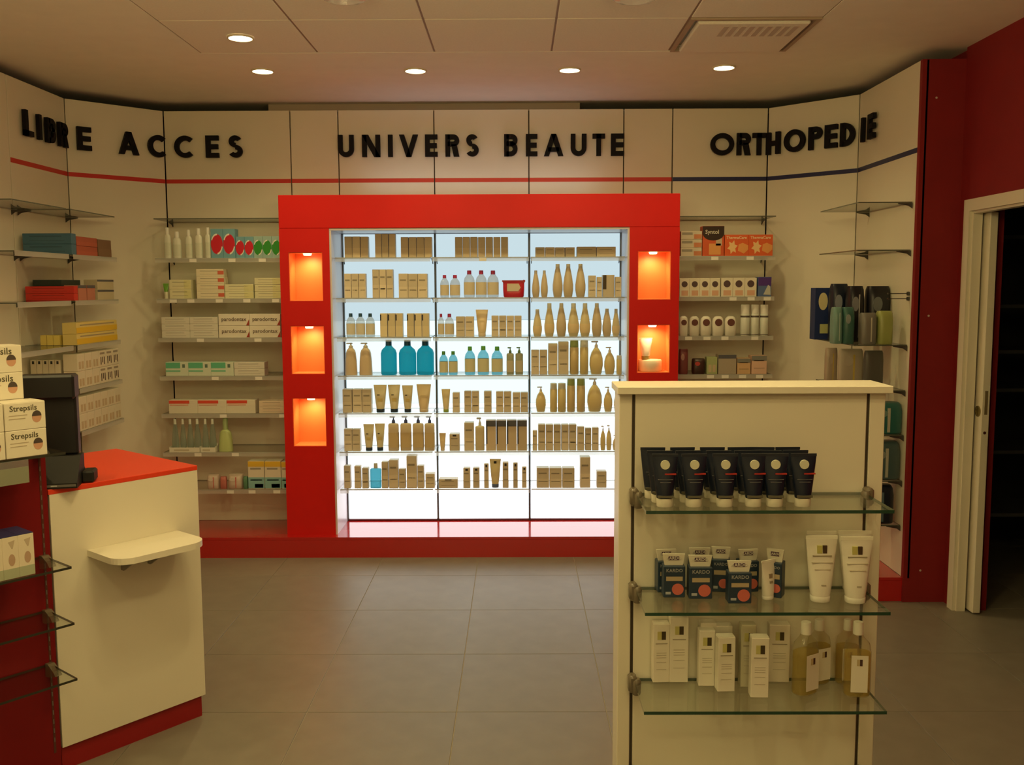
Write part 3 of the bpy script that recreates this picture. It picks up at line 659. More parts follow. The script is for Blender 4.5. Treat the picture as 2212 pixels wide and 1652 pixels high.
# style codes: kind, object name, category, description, keywords
S = {
 'c':  ('carton', 'carton', 'box', 'tan carton', dict(col=TAN, style='band+title')),
 'ck': ('carton', 'carton', 'box', 'shade-darkened carton', dict(col=TAN_SHADED, style='band')),  # the header's shade over the top shelf is put into this colour
 'cs': ('carton', 'carton', 'box', 'tan carton with black mark', dict(col=(.70, .60, .38), style='slot+band')),
 'cp': ('carton', 'carton', 'box', 'slim carton with black spot', dict(col=TAN, style='spot+title')),
 'cv': ('carton', 'carton', 'box', 'grey-topped carton with vertical lettering', dict(col=(.66, .53, .36), style='vert+darktop')),
 'cd': ('carton', 'carton', 'box', 'tan carton with dark stripe', dict(col=TAN, style='dstripe')),
 'cl': ('carton', 'carton', 'box', 'low tan carton', dict(col=TAN_SHADED, style='title')),  # same top shelf shade in the colour
 'bm': ('bottle', 'bottle', 'bottle', 'clear bottle with navy cap', dict(col=(.86, .88, .86), capc=(.02, .08, .14), label=(.70, .66, .54), clear=.35)),
 'bp': ('bottle', 'bottle', 'bottle', 'clear bottle with pink cap', dict(col=(.88, .88, .86), capc=PINK, label=(.68, .60, .44), clear=.3)),
 'bg': ('bottle', 'bottle', 'bottle', 'pale blue bottle with green cap', dict(col=(.45, .78, .86), capc=GREEN, label=(.66, .64, .42), clear=.35)),
 'bb': ('bottle', 'bottle', 'bottle', 'large teal bottle with dark cap', dict(col=(.06, .56, .66), capc=(.0, .06, .13), clear=.42, capw=.40, caph=.16, shoulder=.74)),
 'bf': ('bottle', 'bottle', 'bottle', 'tan flared pump bottle', dict(col=(.66, .52, .34), capc=TAN, shape='flare', pump=True, caph=.16, capw=.36)),
 'bt': ('bottle', 'bottle', 'bottle', 'tan tapered lotion bottle', dict(col=(.60, .49, .33), capc=(.50, .44, .36), shape='taper', capw=.42, caph=.12)),
 'bl': ('bottle', 'bottle', 'bottle', 'pale tapered lotion bottle', dict(col=(.70, .60, .36), capc=(.56, .53, .45), label=(.78, .62, .36), shape='taper', capw=.45, caph=.16)),
 'bo': ('bottle', 'bottle', 'bottle', 'golden oval pump bottle', dict(col=(.74, .60, .30), capc=(.62, .52, .45), shape='oval', pump=True, caph=.2, capw=.26)),
 'bs': ('bottle', 'bottle', 'bottle', 'golden bottle with frosted cap', dict(col=(.70, .58, .28), capc=(.66, .66, .60), shape='can', caph=.2)),
 'bh': ('bottle', 'bottle', 'bottle', 'tall golden bottle with green cap', dict(col=(.68, .54, .28), capc=(.30, .36, .12), shape='can', caph=.2)),
 'bk': ('bottle', 'bottle', 'bottle', 'square tan bottle with navy pump', dict(col=(.70, .58, .40), capc=(.03, .04, .14), label=(.62, .48, .26), shape='rect', pump=True, caph=.2, capw=.34, nn=5)),
 'bv': ('bottle', 'bottle', 'bottle', 'slim olive pump bottle', dict(col=(.34, .36, .24), capc=(.12, .22, .10), label=(.55, .50, .36), pump=True, caph=.22, capw=.4, shape='rect', nn=4)),
 'bw': ('bottle', 'bottle', 'bottle', 'pale tan bottle with white pump', dict(col=(.72, .62, .40), capc=(.7, .68, .62), shape='rect', pump=True, caph=.25, capw=.34, nn=5)),
 'bc': ('bottle', 'bottle', 'bottle', 'square blue bottle with beige cap', dict(col=(.25, .62, .72), capc=(.55, .52, .42), clear=.5, shape='rect', capw=.38, caph=.2, nn=5)),
 'td': ('tube', 'tube', 'tube', 'tan tube on a dark cap', dict(col=(.72, .64, .42), capc=(.02, .04, .07), bars=((-.22, -.02, .62, .65, INK), (-.18, .2, .40, .52, (.62, .5, .2))))),
 't':  ('tube', 'tube', 'tube', 'tan tube standing on its cap', dict(col=(.76, .60, .36), capc=(.74, .60, .40), bars=((-.2, .2, .55, .62, (.8, .66, .4)),))),
 'tg': ('tube', 'tube', 'tube', 'tan tube on a green cap', dict(col=(.76, .64, .38), capc=(.30, .42, .06))),
 'tb': ('tube', 'tube', 'tube', 'tan tube on a blue cap', dict(col=(.72, .60, .34), capc=(.10, .14, .25), bars=((-.12, .12, .84, .92, INK),))),
 'pr': ('pouch', 'pouch', 'pouch', 'glossy red refill pouch', dict(col=(.50, .012, .03))),
}
NICHE = {
 (1, 0): 'ck3 743 795 511;ck3 809 854 505;ck4 865 933 512', (1, 1): 'ck7 982 1098 512', (1, 2): 'cl4 1156 1242 534;cl2 1246 1331 533',
 (2, 0): 'c3 742 790 591;c3 803 849 582;c3 860 923 591',
 (2, 1): 'bp 950 969 594;bp 971 993 594;bp 1001 1025 584;bp 1027 1051 584;bp 1052 1077 584;pr 1084 1135 604',
 (2, 2): 'bt 1149 1166 584;bt 1168 1184 584;bt 1194 1216 570;bt 1217 1239 570;bt 1243 1266 570;c 1271 1288 595;c 1289 1301 598;cd 1302 1328 594;c 1329 1343 598',
 (3, 0): 'bm 746 766 677;bm 767 787 677;bm 788 808 677;cs3 820 870 677;cs3 878 927 677',
 (3, 1): 'bp 945 959 678;bp 960 980 678;c2 984 1024 684;t 1027 1054 669;c4 1061 1127 682',
 (3, 2): 'bl 1151 1171 668;bl 1176 1198 655;bt 1202 1224 655;bl 1227 1252 655;bl 1253 1276 655;bt 1279 1301 655;bt 1302 1322 667;bl 1323 1340 667',
 (4, 0): 'bf 742 769 741;bf 773 802 741;bb 820 855 735;bb 859 897 735;bb 898 936 735',
 (4, 1): 'bg 948 967 759;bg 968 988 759;bg 1003 1026 749;bg 1031 1056 748;bg 1061 1086 749;bv 1094 1110 750;bv 1113 1130 750',
 (4, 2): 'c2 1147 1183 756;c 1184 1205 742;c 1206 1229 738;bh 1231 1251 735;bs 1253 1272 735;bo 1274 1304 737;bo 1306 1330 750;bs 1332 1344 768',
 (5, 0): 'c3 739 802 841;td 805 834 832;td 836 863 832;td 867 891 833;t 898 930 831',
 (5, 1): 'tg 953 972 841;c 977 993 848;c2 1002 1035 845;c 1045 1062 845;c2 1071 1105 846;c2 1107 1141 848',
 (5, 2): 'bo 1157 1180 836;bs 1188 1204 828;bs 1205 1223 828;bh 1225 1243 818;bh 1246 1265 818;bo 1269 1302 818;bo 1305 1324 836;bo 1327 1343 840',
 (6, 0): 'c2 742 778 927;td 783 807 917;td 808 830 916;bk 837 860 900;bk 863 887 900;bk 890 914 900;bk 916 938 900',
 (6, 1): 't 948 963 936;cp 970 993 938;c 1002 1024 913;bw 1026 1046 903;cv4 1049 1139 908',
 (6, 2): 'c 1150 1161 930;c5 1162 1246 917;c 1247 1263 922;c 1264 1278 925;c 1279 1294 924;bo 1297 1309 920;bo 1310 1322 919;bo 1324 1334 940',
 (7, 0): 'c 742 757 1006;c 764 779 1007;c 781 796 1011;bc 798 822 1002;c 823 838 998;c 839 860 994;c 861 876 1013;c 877 900 985;c 901 916 1006;c 918 939 1024',
 (7, 1): 'cp 947 989 1035;cp 1000 1016 1011;cp 1021 1036 1011;cp 1045 1056 1002;tb 1057 1082 993;cp 1085 1099 999;cp 1108 1119 1000;cp 1127 1138 1009',
 (7, 2): 'c3 1159 1242 1011;c 1253 1276 988;c 1289 1311 1018',
}
PY = 5.955      # front plane of the products in the wall bays
def parse(tab):
    out = []
    for it in tab.split(';'):
        k, a, b, y = it.split()
        n = 1
        while k[-1].isdigit(): n = int(k[-1]); k = k[:-1]
        a, b, y = float(a), float(b), float(y)
        for i in range(n): out.append((k, a + (b - a) * i / n, a + (b - a) * (i + 1) / n, y))
    return out
SHORT = {1: 'top', 2: 'second', 3: 'third', 4: 'fourth', 5: 'fifth', 6: 'sixth', 7: 'bottom'}
for (row, bay), tab in NICHE.items():
    cnt = {}
    for n, (k, a, b, y) in enumerate(parse(tab)):
        kind, name, cat, desc, kw = S[k]
        zb = SZ[row]
        p0, p1 = onY(a, y, PY), onY(b, y, PY)
        wd = p1.x - p0.x - .0012; h = p0.z - zb
        d = {'carton': max(.03, min(.075, wd * 1.1))}.get(kind, wd * .8)
        i = cnt.get(desc, 0); cnt[desc] = i + 1
        label = '%s, %s along %s shelf, %s bay of lit cabinet' % (desc, ORD[i], SHORT[row], BAYN[bay])
        j = (n * 7 + row * 5 + bay * 3) % 11 / 10 - .5
        if kind == 'carton':
            wd -= .0022; kw = dict(kw); f_ = (1.0, .90, 1.06, .95)[(n + row) % 4]; kw['col'] = tuple(min(.85, v * f_) for v in kw['col'])
        put(kind, name, cat, label, desc + 's in the lit cabinet', ((p0.x + p1.x) / 2, PY + d / 2 + .006 * (j + .5), zb + .0004), wd, h, d, .035 * j if kind == 'carton' else .15 * j, **kw)

# ------------------------------------------------------------------ products of the left and right wall bays
S2 = {
 'wb': ('bottle', 'spray_bottle', 'bottle', 'white spray bottle', dict(col=(.74, .76, .66), capc=(.80, .80, .74), shape='round', capw=.55, caph=.22, shoulder=.86, label=(.66, .70, .58))),
 'rc': ('carton', 'carton', 'box', 'blue carton with red disc', dict(col=(.18, .40, .50), style='rcirc')),
 'gc': ('carton', 'carton', 'box', 'blue carton with green disc', dict(col=(.34, .52, .50), style='gcirc')),
 'gt': ('tube', 'tube', 'tube', 'small tube with green top', dict(col=(.16, .40, .05), capc=(.7, .72, .55), caph=.45)),
 'wc': ('carton', 'carton', 'box', 'pale green carton', dict(col=(.76, .74, .50), style='title+side')),
 'wr': ('carton', 'carton', 'box', 'pale carton with red end', dict(col=(.78, .72, .54), style='title+rside')),
 'ww': ('carton', 'carton', 'box', 'pale grey carton', dict(col=(.72, .70, .62), style='title')),
 'pd': ('carton', 'toothpaste_box', 'box', 'white carton with red corner', dict(col=(.80, .76, .66), style='text=parodontax+rtri')),
 'gg': ('carton', 'toothpaste_box', 'box', 'green and white toothpaste box', dict(col=(.66, .74, .62), style='grnL')),
 'rr': ('carton', 'toothpaste_box', 'box', 'red and white toothpaste box', dict(col=(.76, .72, .60), style='redL')),
 'pk': ('carton', 'toothpaste_box', 'box', 'pinkish toothpaste box', dict(col=(.74, .62, .48), style='title')),
 'cb': ('bottle', 'bottle', 'bottle', 'slim clear bottle in tray', dict(col=(.72, .80, .74), capc=(.75, .78, .72), clear=.45, shape='taper', caph=.16)),
 'gs': ('bottle', 'spray_bottle', 'bottle', 'light green trigger spray bottle', dict(col=(.52, .62, .26), capc=(.40, .52, .24), shape='flare', caph=.35, capw=.38)),
 'cz': ('bag', 'blister_pack', 'pack', 'clear pack with pink contents', dict(col=(.62, .50, .42), c2=(.6, .16, .14), lab=(.75, .68, .6))),
 'rp': ('bag', 'blister_pack', 'pack', 'small red pack', dict(col=(.5, .16, .13))),
 'gp': ('bag', 'blister_pack', 'pack', 'small dark green pack', dict(col=(.10, .24, .14))),
 'yb': ('carton', 'carton', 'box', 'yellow-topped white and blue carton', dict(col=(.78, .72, .60), style='ytop+title')),
 'st': ('carton', 'carton', 'box', 'grey carton with orange corner', dict(col=(.62, .54, .42), style='strip2')),
 'sn': ('carton', 'carton', 'box', 'orange carton with black head', dict(col=(.62, .10, .03), style='sano')),
 'th': ('carton', 'carton', 'box', 'orange carton with star print', dict(col=(.72, .12, .03), style='star')),
 'ci': ('carton', 'carton', 'box', 'white carton with round logo', dict(col=(.80, .74, .60), style='circ')),
 'bx': ('carton', 'carton', 'box', 'blue and purple carton', dict(col=(.10, .16, .34), style='pb')),
 'dt': ('bottle', 'bottle', 'bottle', 'white rounded bottle with round logo', dict(col=(.80, .77, .68), capc=None, shape='tottle', caph=.02, label=(.14, .05, .04))),
 'sc': ('bottle', 'spray_can', 'can', 'white spray can', dict(col=(.72, .74, .66), capc=(.82, .80, .74), label=(.10, .08, .07), shape='can', caph=.28)),
 'dp': ('bag', 'pouch', 'pouch', 'dark pink pouch', dict(col=(.20, .05, .05), lab=(.45, .25, .22))),
 'dr': ('bag', 'pouch', 'pouch', 'dark pouch with red panel', dict(col=(.05, .02, .015), lab=(.5, .06, .05))),
 'gb': ('carton', 'carton', 'box', 'green carton', dict(col=(.40, .46, .22), style='beige')),
 'gd': ('carton', 'carton', 'box', 'grey carton with navy top', dict(col=(.42, .36, .28), style='darktop')),
 'oc': ('carton', 'carton', 'box', 'beige carton with orange print', dict(col=(.68, .44, .24), style='darktop2+title')),
 'pc': ('carton', 'carton', 'box', 'pink carton with grey top', dict(col=(.74, .48, .36), style='darktop2+title')),
}
def wallrow(row, tab, bayname, gname):
    """tab entries: code[n] x0 x1 ytop [stack]"""
    cnt = {}
    for it in tab.split(';'):
        q = it.split(); k = q[0]; n = 1
        if k[-1].isdigit(): n = int(k[-1]); k = k[:-1]
        a, b, y = map(float, q[1:4]); stack = int(q[4]) if len(q) > 4 else 1
        kind, name, cat, desc, kw = S2[k]; kw = dict(kw)
        zb = SZ[row]; H = onY(a, y, PY).z - zb
        for i in range(n):
            p0, p1 = onY(a + (b - a) * i / n, y, PY), onY(a + (b - a) * (i + 1) / n, y, PY); wd = p1.x - p0.x - .0012
            d = max(.04, min(.09, wd)) if kind in ('carton', 'bag') else wd * .8
            for s in range(stack):
                c = cnt.get(desc, 0); cnt[desc] = c + 1
                if stack > 1:
                    pos = {2: ('lower', 'upper'), 3: ('lowest', 'middle', 'upmost'), 4: ('lowest', 'second lowest', 'third up', 'upmost')}[stack][s]
                    label = '%s, %s in stack %d along %s shelf, %s' % (desc, pos, c // stack + 1, SHORT[row], bayname)
                    label = label.replace('stack 1 ', 'first stack ').replace('stack 2 ', 'second stack ').replace('stack 3 ', 'third stack ').replace('stack 4 ', 'fourth stack ')
                else: label = '%s, %s along %s shelf, %s' % (desc, ORD[c], SHORT[row], bayname)
                hh = H / stack - .0006
                t = put(kind, name, cat, label, desc + 's ' + gname, ((p0.x + p1.x) / 2, PY + d / 2, zb + .0004 + s * (H / stack)), wd, hh, d, **kw)
                if k == 'th':
                    f = -rd(d) / 2
                    link('lettering', textmesh('ThermaCare', wd * .165, pmat((.85, .68, .42))), t, (-.002, f - .0004, hh * .86))
                    link('star_print', cached(('star', rd(wd), rd(hh)), lambda: MB().prism([((.36 if i % 2 == 0 else .20) * wd * .62 * math.cos(i * PI / 6 + .2) - wd * .18, hh * .42 + (.36 if i % 2 == 0 else .20) * hh * .95 * math.sin(i * PI / 6 + .2)) for i in range(12)][::-1], f - .0007, f + .0005, 'y').mesh('star_print', pmat((.85, .55, .25)))), t)
                    link('wave_print', cached(('wave', rd(wd), rd(hh)), lambda: MB().prism([(wd * .05, hh * .25), (wd * .3, hh * .12), (wd * .48, hh * .3), (wd * .48, hh * .5), (wd * .25, hh * .62), (wd * .08, hh * .55)][::-1], f - .0007, f + .0005, 'y').mesh('wave_print', pmat((.80, .34, .10)))), t)
                if k == 'bx':
                    f = -rd(d) / 2
                    link('purple_top', face_patch(-wd * .49, wd * .49, hh * .55, hh * .98, f).mesh('purple_top', pmat((.08, .03, .22))), t)
                    link('pale_figure', MB().prism([(-wd * .1, hh * .1), (wd * .45, hh * .08), (wd * .42, hh * .5), (wd * .25, hh * .6)][::-1], f - .0012, f - .0007, 'y').mesh('pale_figure', pmat((.55, .55, .50))), t)
                if k in ('oc', 'pc'):
                    f = -rd(d) / 2
                    link('grey_top', face_patch(-wd * .5, wd * .5, hh * .72, hh * .99, f).mesh('grey_top', pmat((.22, .22, .20))), t)
LBN, RBN = 'left wall bay', 'right wall bay'
wallrow(1, 'wb 351 366 491;wb 370 388 500;wb 397 412 496;wb 418 434 493;wb 440 453 491;rc2 454 507 494;rc2 508 547 511;gc3 547 606 510', LBN, 'on the left wall bay')
wallrow(2, 'gt 350 363 612;wc 365 412 604 2;wr 423 483 581 4;wc 485 547 614 2;wc 549 607 600 3', LBN, 'on the left wall bay')
wallrow(3, 'ww2 348 470 685 3;pd2 471 605 678 2', LBN, 'on the left wall bay')
wallrow(4, 'gg3 357 504 782;ww 505 571 782 2', LBN, 'on the left wall bay')
wallrow(5, 'rr3 364 551 864;pk 559 616 866 2', LBN, 'on the left wall bay')
wallrow(6, 'cb 368 383 905;cb 386 399 905;cb 401 415 905;cb 416 431 905;cb 434 448 905;cb 449 464 905;gs 467 498 904', LBN, 'on the left wall bay')
wallrow(7, 'cz 445 471 1026;rp 474 488 1030;cz 490 522 1026;gp 524 534 1030;yb 535 570 996;yb 571 606 996;yb 607 621 997', LBN, 'on the left wall bay')
for a, b, nm in ((366, 431.5, 'longer'), (433, 465, 'shorter')):
    p0, p1 = onY(a, 970, PY - .012), onY(b, 970, PY - .012)
    t = thing('card_tray', '%s white card tray holding slim clear bottles' % nm, 'tray', ((p0.x + p1.x) / 2, PY, SZ[6] + .0004), 0, 'white card trays')
    w2 = (p1.x - p0.x) / 2
    MB().box(-w2, w2, -.014, -.0125, 0, .030).box(-w2, w2, .048, .0495, 0, .05).box(-w2, -w2 + .0015, -.0125, .048, 0, .035).box(w2 - .0015, w2, -.0125, .048, 0, .035).obj('tray_wall', pmat((.80, .78, .68)), t)
    MB().box(-w2 * .7, w2 * .3, -.0147, -.0138, .009, .018).obj('print_title', pmat((.55, .5, .36)), t)
wallrow(1, 'st 1471 1517 499 3;sn 1518 1565 488;th2 1566 1670 507', RBN, 'on the right wall bay')
wallrow(2, 'ci4 1468 1556 601;ci3 1558 1635 600;bx 1638 1667 598', RBN, 'on the right wall bay')
wallrow(3, 'dt 1468 1488 682;dt 1490 1513 682;dt 1514 1539 682;dt 1540 1566 682;dt 1567 1593 682;sc 1602 1622 658;sc 1624 1642 658;sc 1644 1662 658', RBN, 'on the right wall bay')
wallrow(4, 'dp 1468 1488 754;dr 1497 1525 775;gb 1527 1550 771;gd 1552 1591 766;oc 1593 1622 774;pc 1624 1657 768', RBN, 'on the right wall bay')

# ------------------------------------------------------------------ left side wall products (shelf runs away from the camera)
def boxat(name, cat, label, group, x0, x1, y0, y1, zb, h, col, style='', parts=True):
    """carton standing on a side shelf: its printed long face looks into the room (+x) when style has 'R', else to the camera"""
    return put('carton', name, cat, label, group, ((x0 + x1) / 2, (y0 + y1) / 2, zb + .0004), x1 - x0, h, y1 - y0, col=col, style=style)
def hpx(px, y, X, zb): return onX(px, y, X).z - zb
LSG = 'cartons on the left side wall'
z = SZ[1]
for k in range(2):
    boxat('carton', 'box', 'blue and red carton on far left wall, %s of pair' % ('lower', 'upper')[k], LSG, -2.70, -2.432, 5.205, 5.26, z + k * .058, .057, (.06, .16, .26), 'title')
    t = put('carton', 'carton', 'box', 'red carton beside the blue ones, far left wall, %s' % ('lower', 'upper')[k], LSG, (-2.475, 5.40, z + .0004 + k * .052), .26, .051, .08, PI / 2, col=(.42, .09, .05), style='band')
t = put('carton', 'carton', 'box', 'dark brown carton at the shelf end, far left wall', LSG, (-2.475, 5.63, z + .0004), .18, .10, .08, PI / 2, col=(.20, .11, .06), style='band')
z = SZ[2]
for k in range(2):
    boxat('carton', 'box', 'long red carton on far left wall, %s of two' % ('lower', 'upper')[k], LSG, -2.70, -2.432, 5.205, 5.25, z + k * .040, .039, (.62, .03, .02), 'title')
for k in range(2): put('carton', 'carton', 'box', 'pink and grey carton beside the long red ones, %s' % ('nearer', 'farther')[k], LSG, (-2.475, 5.315 + .11 * k, z + .0004), .10, .085, .08, PI / 2, col=(.52, .20, .14), style='darktop')
boxat('carton', 'box', 'dark green carton behind the long red ones', LSG, -2.69, -2.53, 5.27, 5.5, z, .115, (.02, .035, .03), '')
for k in range(2): put('carton', 'carton', 'box', 'striped pale carton at the shelf end, far left wall, %s' % ('lower', 'upper')[k], LSG, (-2.475, 5.62, z + .0004 + k * .06), .22, .058, .08, PI / 2, col=(.56, .50, .34), style='darktop')
z = SZ[3]
for k in range(3): boxat('carton', 'box', 'small yellow carton on far left wall, %s from left' % ORD[k], LSG, -2.635 + .036 * k, -2.601 + .036 * k, 5.21, 5.27, z, .055, (.76, .62, .16), '')
for k in range(2): put('carton', 'carton', 'box', 'long yellow carton on far left wall, %s of stack' % ('lower', 'upper')[k], LSG, (-2.475, 5.485, z + .0004 + k * .062), .53, .061, .08, PI / 2, col=(.76, .62, .22), style='yell')
for row, lo in ((4, 'fourth'), (5, 'fifth'), (6, 'sixth')):
    z = SZ[row]
    for k in range(6):
        for s in range(2):
            hh = .095 if row < 6 else .05
            if row == 6 and s: continue
            y = 5.255 + .092 * k
            put('carton', 'carton', 'box', 'white printed carton, %s along %s shelf, far left wall%s' % (ORD[k], lo, '' if row == 6 else (', lower', ', upper')[s]), LSG, (-2.475, y, z + .0004 + s * (hh + .001)), .088, hh, .08, PI / 2, col=(.76, .70, .56) if row < 6 else (.45, .45, .35), style=('blk', 'beige', 'blk')[(row + (k > 2)) % 3 if row == 4 else (1 if row == 5 else 0)])
    if row == 4:
        for k in range(5): boxat('carton', 'box', 'white carton end with black print, %s from left, far left wall' % ORD[k], LSG, -2.70 + .034 * k, -2.668 + .034 * k, 5.215, 5.30, z, .16, (.72, .66, .52), 'spot')
# ------------------------------------------------------------------ right side wall packs
RSG = 'packs on the right side wall'
def packat(px0, px1, y0, Y, row, d, label, col, kind='bag', **kw):
    zb = SZ[row]; a, b = onY(px0, y0, Y), onY(px1, y0, Y)
    return put(kind, 'soft_pack' if kind == 'bag' else 'carton', 'pack', label, RSG, ((a.x + b.x) / 2, Y + d / 2, zb + .0004), b.x - a.x, a.z - zb, d, col=col, **kw)
packat(1762, 1800, 622, 5.50, 3, .09, 'navy carton with pale moon print, right side wall', (.012, .03, .14), 'carton', style='moon')
packat(1800, 1838, 613, 5.36, 3, .10, 'black bag beside the navy moon carton', (.006, .012, .03), lab=(.30, .34, .42))
packat(1838, 1872, 618, 5.24, 3, .11, 'black bag with thin white edge strip', (.008, .008, .014), c2=(.4, .4, .42), lab=(.25, .26, .30))
packat(1880, 1930, 618, 5.22, 3, .12, 'tall black bag with grey oval print, right side wall', (.005, .006, .012), lab=(.16, .18, .20))
packat(1803, 1824, 664, 5.08, 3, .09, 'pale teal pack standing in front of black bags', (.16, .30, .26), c2=(.5, .6, .55))
packat(1825, 1850, 664, 5.07, 3, .09, 'dark teal pack standing in front of black bags', (.05, .14, .12), lab=(.3, .36, .36))
packat(1864, 1898, 676, 5.04, 3, .08, 'grey pack with white edge on the right side wall', (.20, .19, .17), c2=(.6, .58, .5))
packat(1901, 1934, 672, 5.04, 3, .09, 'olive green pack on the right side wall', (.34, .38, .12))
packat(1786, 1812, 752, 5.30, 4, .05, 'clear blister pack with yellow foot, left one', (.40, .32, .24), c2=(.55, .42, .08), lab=(.45, .38, .3))
packat(1815, 1868, 754, 5.20, 4, .05, 'wide clear blister pack with yellow foot', (.42, .35, .27), c2=(.55, .42, .08), lab=(.5, .44, .36))
packat(1870, 1912, 758, 5.12, 4, .05, 'dark grey blister pack under the olive green pack', (.10, .095, .085))
packat(1872, 1957, 872, 4.995, 5, .16, 'teal plastic pack just right of the white gondola', (.03, .15, .14), c2=(.5, .5, .42), lab=(.2, .32, .28))
packat(1868, 1953, 957, 4.995, 6, .16, 'grey-blue plastic pack below the teal one', (.07, .12, .13), c2=(.45, .45, .38), lab=(.24, .28, .26))
packat(1866, 1938, 1052, 4.995, 7, .14, 'dark blue pack on lowest right side shelf', (.015, .02, .035), c2=(.10, .16, .2))

for k, (py, nm) in enumerate(((634, 'upper'), (645, 'lower'))):
    p = onY(1962, py, 5.0)
    t = thing('display_hook', '%s bare wire display hook on the right side wall' % nm, 'hook', (RX, 5.0, p.z), 0, 'bare wire hooks')
    MB().box(-.11, -.0005, -.0022, .0022, -.0022, .0022).obj('wire', darkmetal, t)
    MB().cbox(-.116, -.108, -.005, .005, -.005, .005, .002).obj('end_stop', darkmetal, t)
    MB().cbox(-.012, -.0005, -.010, .010, -.010, .010, .003).obj('wall_clip', darkmetal, t)

# ------------------------------------------------------------------ free-standing white gondola
GX0, GX1, GY, GT = .263, .943, 2.402, 1.418
gon = thing('shop_gondola', 'free-standing cream double-sided shelf gondola in the right foreground', 'display stand', ((GX0 + GX1) / 2, GY + .055, 0))
gx, gy = (GX0 + GX1) / 2, GY + .055
def gb(m): m.v = [(x - gx, y - gy, z) for x, y, z in m.v]; return m
R0, R1 = .300, .900
gb(MB().cbox(R0 + .004, R1 - .004, GY, GY + .11, .12, GT - .0005, .0015)).obj('centre_panel', cream, gon)
gb(MB().cbox(GX0, R0 - .004, GY, GY + .11, 0, GT - .0005, .0015)).obj('end_panel', cream, gon)
gb(MB().cbox(R1 + .004, GX1, GY, GY + .11, 0, GT - .0005, .0015)).obj('end_panel', cream, gon)
gb(MB().cbox(GX0 - .007, GX1 + .011, GY - .022, GY + .132, GT, GT + .019, .0015)).obj('top_cap', cream, gon)
gb(MB().box(GX0 + .02, GX1 - .02, GY - .02, GY + .13, 0, .11)).obj('base', cream, gon)
for x in (R0, R1):
    gb(MB().box(x - .0035, x + .0035, GY + .004, GY + .012, .12, GT - .002)).obj('upright_rail', seam, gon)
# base deck of the gondola just below the frame
gb(MB().cbox(GX0 + .02, GX1 - .02, GY - .21, GY - .022, .09, .11, .002)).obj('deck', cream, gon)
GD, GTH = .203, .008
def clamp(sx):
    m = MB().cbox(-.011, .011, -.034, 0, -.026, .020, .006).loft([(-.030, .010, .012), (-.024, .012, .014), (.006, .012, .014), (.012, .008, .009)], 14, cx=sx * .010, cy=-.026)
    return m
clm = {s: clamp(s).mesh('clamp', clampm, True) for s in (-1, 1)}
GZ = [1.161, .912, .665, .41]
for k, z in enumerate(GZ):
    t = thing('gondola_shelf', '%s clear glass shelf of the white gondola' % ('top', 'middle', 'lower', 'lowest')[k], 'shelf', ((R0 + R1) / 2, GY, z - GTH), 0, 'glass shelves of the gondola')
    MB().box(R0 - .6 + .006, R1 - .6 - .006, -GD, -.006, 0, GTH, 0, edge=1).obj('glass_plate', [glass, glassedge], t)
    link('clamp', clm[1], t, (-.300, -.001, GTH / 2)); link('clamp', clm[-1], t, (.300, -.001, GTH / 2))
# navy tubes, six files of three
n = 0
for c, px in enumerate((1436, 1499, 1566, 1628, 1674, 1735)):
    for r_ in range(3):
        Y = 2.245 + .047 * r_; base = onZ(px, 1086, GZ[0]); q = onY(px, 1030, 2.245)
        x = q.x - (0.006 if c != 4 else .004) * r_ - .004 * (r_ == 2 and c == 0)
        t = thing('cream_tube', 'navy tube with pale round emblem, file %s from left, %s row' % (ORD[c], ('front', 'middle', 'back')[r_]), 'tube', (x, Y, GZ[0] + .0004), (-.03, .05, 0, .04, -.06, .02)[c], 'navy tubes on the gondola')
        p_tube(t, .062, .128, (.010, .013, .030), (.72, .68, .55), caph=.16, dot=(.66, .66, .50), bars=((-.02, .42, .615, .64, (.45, .03, .02)), (-.28, .3, .52, .528, (.16, .16, .17)), (-.2, .22, .47, .478, (.14, .14, .15)), (-.3, .3, .185, .225, (.12, .11, .07))))
# boxed tubes in clear packs on the middle shelf
def boxtube(px0, px1, ytop, ybot, label, rz=0, back=None):
    z = GZ[1]; Y = min(GY - .052, onZ((px0 + px1) / 2, ybot, z).y); a, b = onY(px0, ytop, Y), onY(px1, ytop, Y); w_ = b.x - a.x; h = a.z - z
    t = thing('boxed_tube', label, 'box', ((a.x + b.x) / 2, Y + .018, z + .0004), rz, 'blue boxed tubes on the gondola')
    MB().cbox(-w_ / 2, w_ / 2, -.018, .018, 0, h * .74, .0015).obj('carton_body', pmat((.012, .038, .075)), t)
    MB().prism([(-w_ * .42, h * .74), (w_ * .42, h * .74), (w_ * .52, h), (-w_ * .52, h)][::-1], -.006, .002, 'y').obj('tube_end', pmat((.74, .70, .58)), t)
    f = -.018
    face_patch(-w_ * .25, w_ * .25, h * .86, h * .95, -.0062).obj('dark_label', pmat((.10, .05, .08)), t)
    link('lettering', textmesh('KARDO', w_ * .20, pmat((.70, .66, .58))), t, (0, -.0072, h * .905))
    link('lettering', textmesh('KARDO', w_ * .22, pmat((.34, .34, .34))), t, (.0, f - .0005, h * .64))
    face_patch(-w_ * .38, w_ * .38, h * .40, h * .50, f).obj('pale_band', pmat((.45, .36, .22)), t)
    MB().prism([(w_ * .16 + w_ * .27 * math.cos(a_), h * .20 + w_ * .27 * math.sin(a_)) for a_ in [2 * PI * i / 18 for i in range(18)]][::-1], f - .0007, f + .0007, 'y').obj('pink_disc', pmat((.60, .14, .10)), t)
    face_patch(-w_ * .40, -w_ * .16, h * .08, h * .14, f).obj('print_text', pmat((.4, .42, .45)), t)
    return t
boxtube(1420, 1462, 1190, 1274, 'blue boxed tube, back row at left end of gondola', .1)
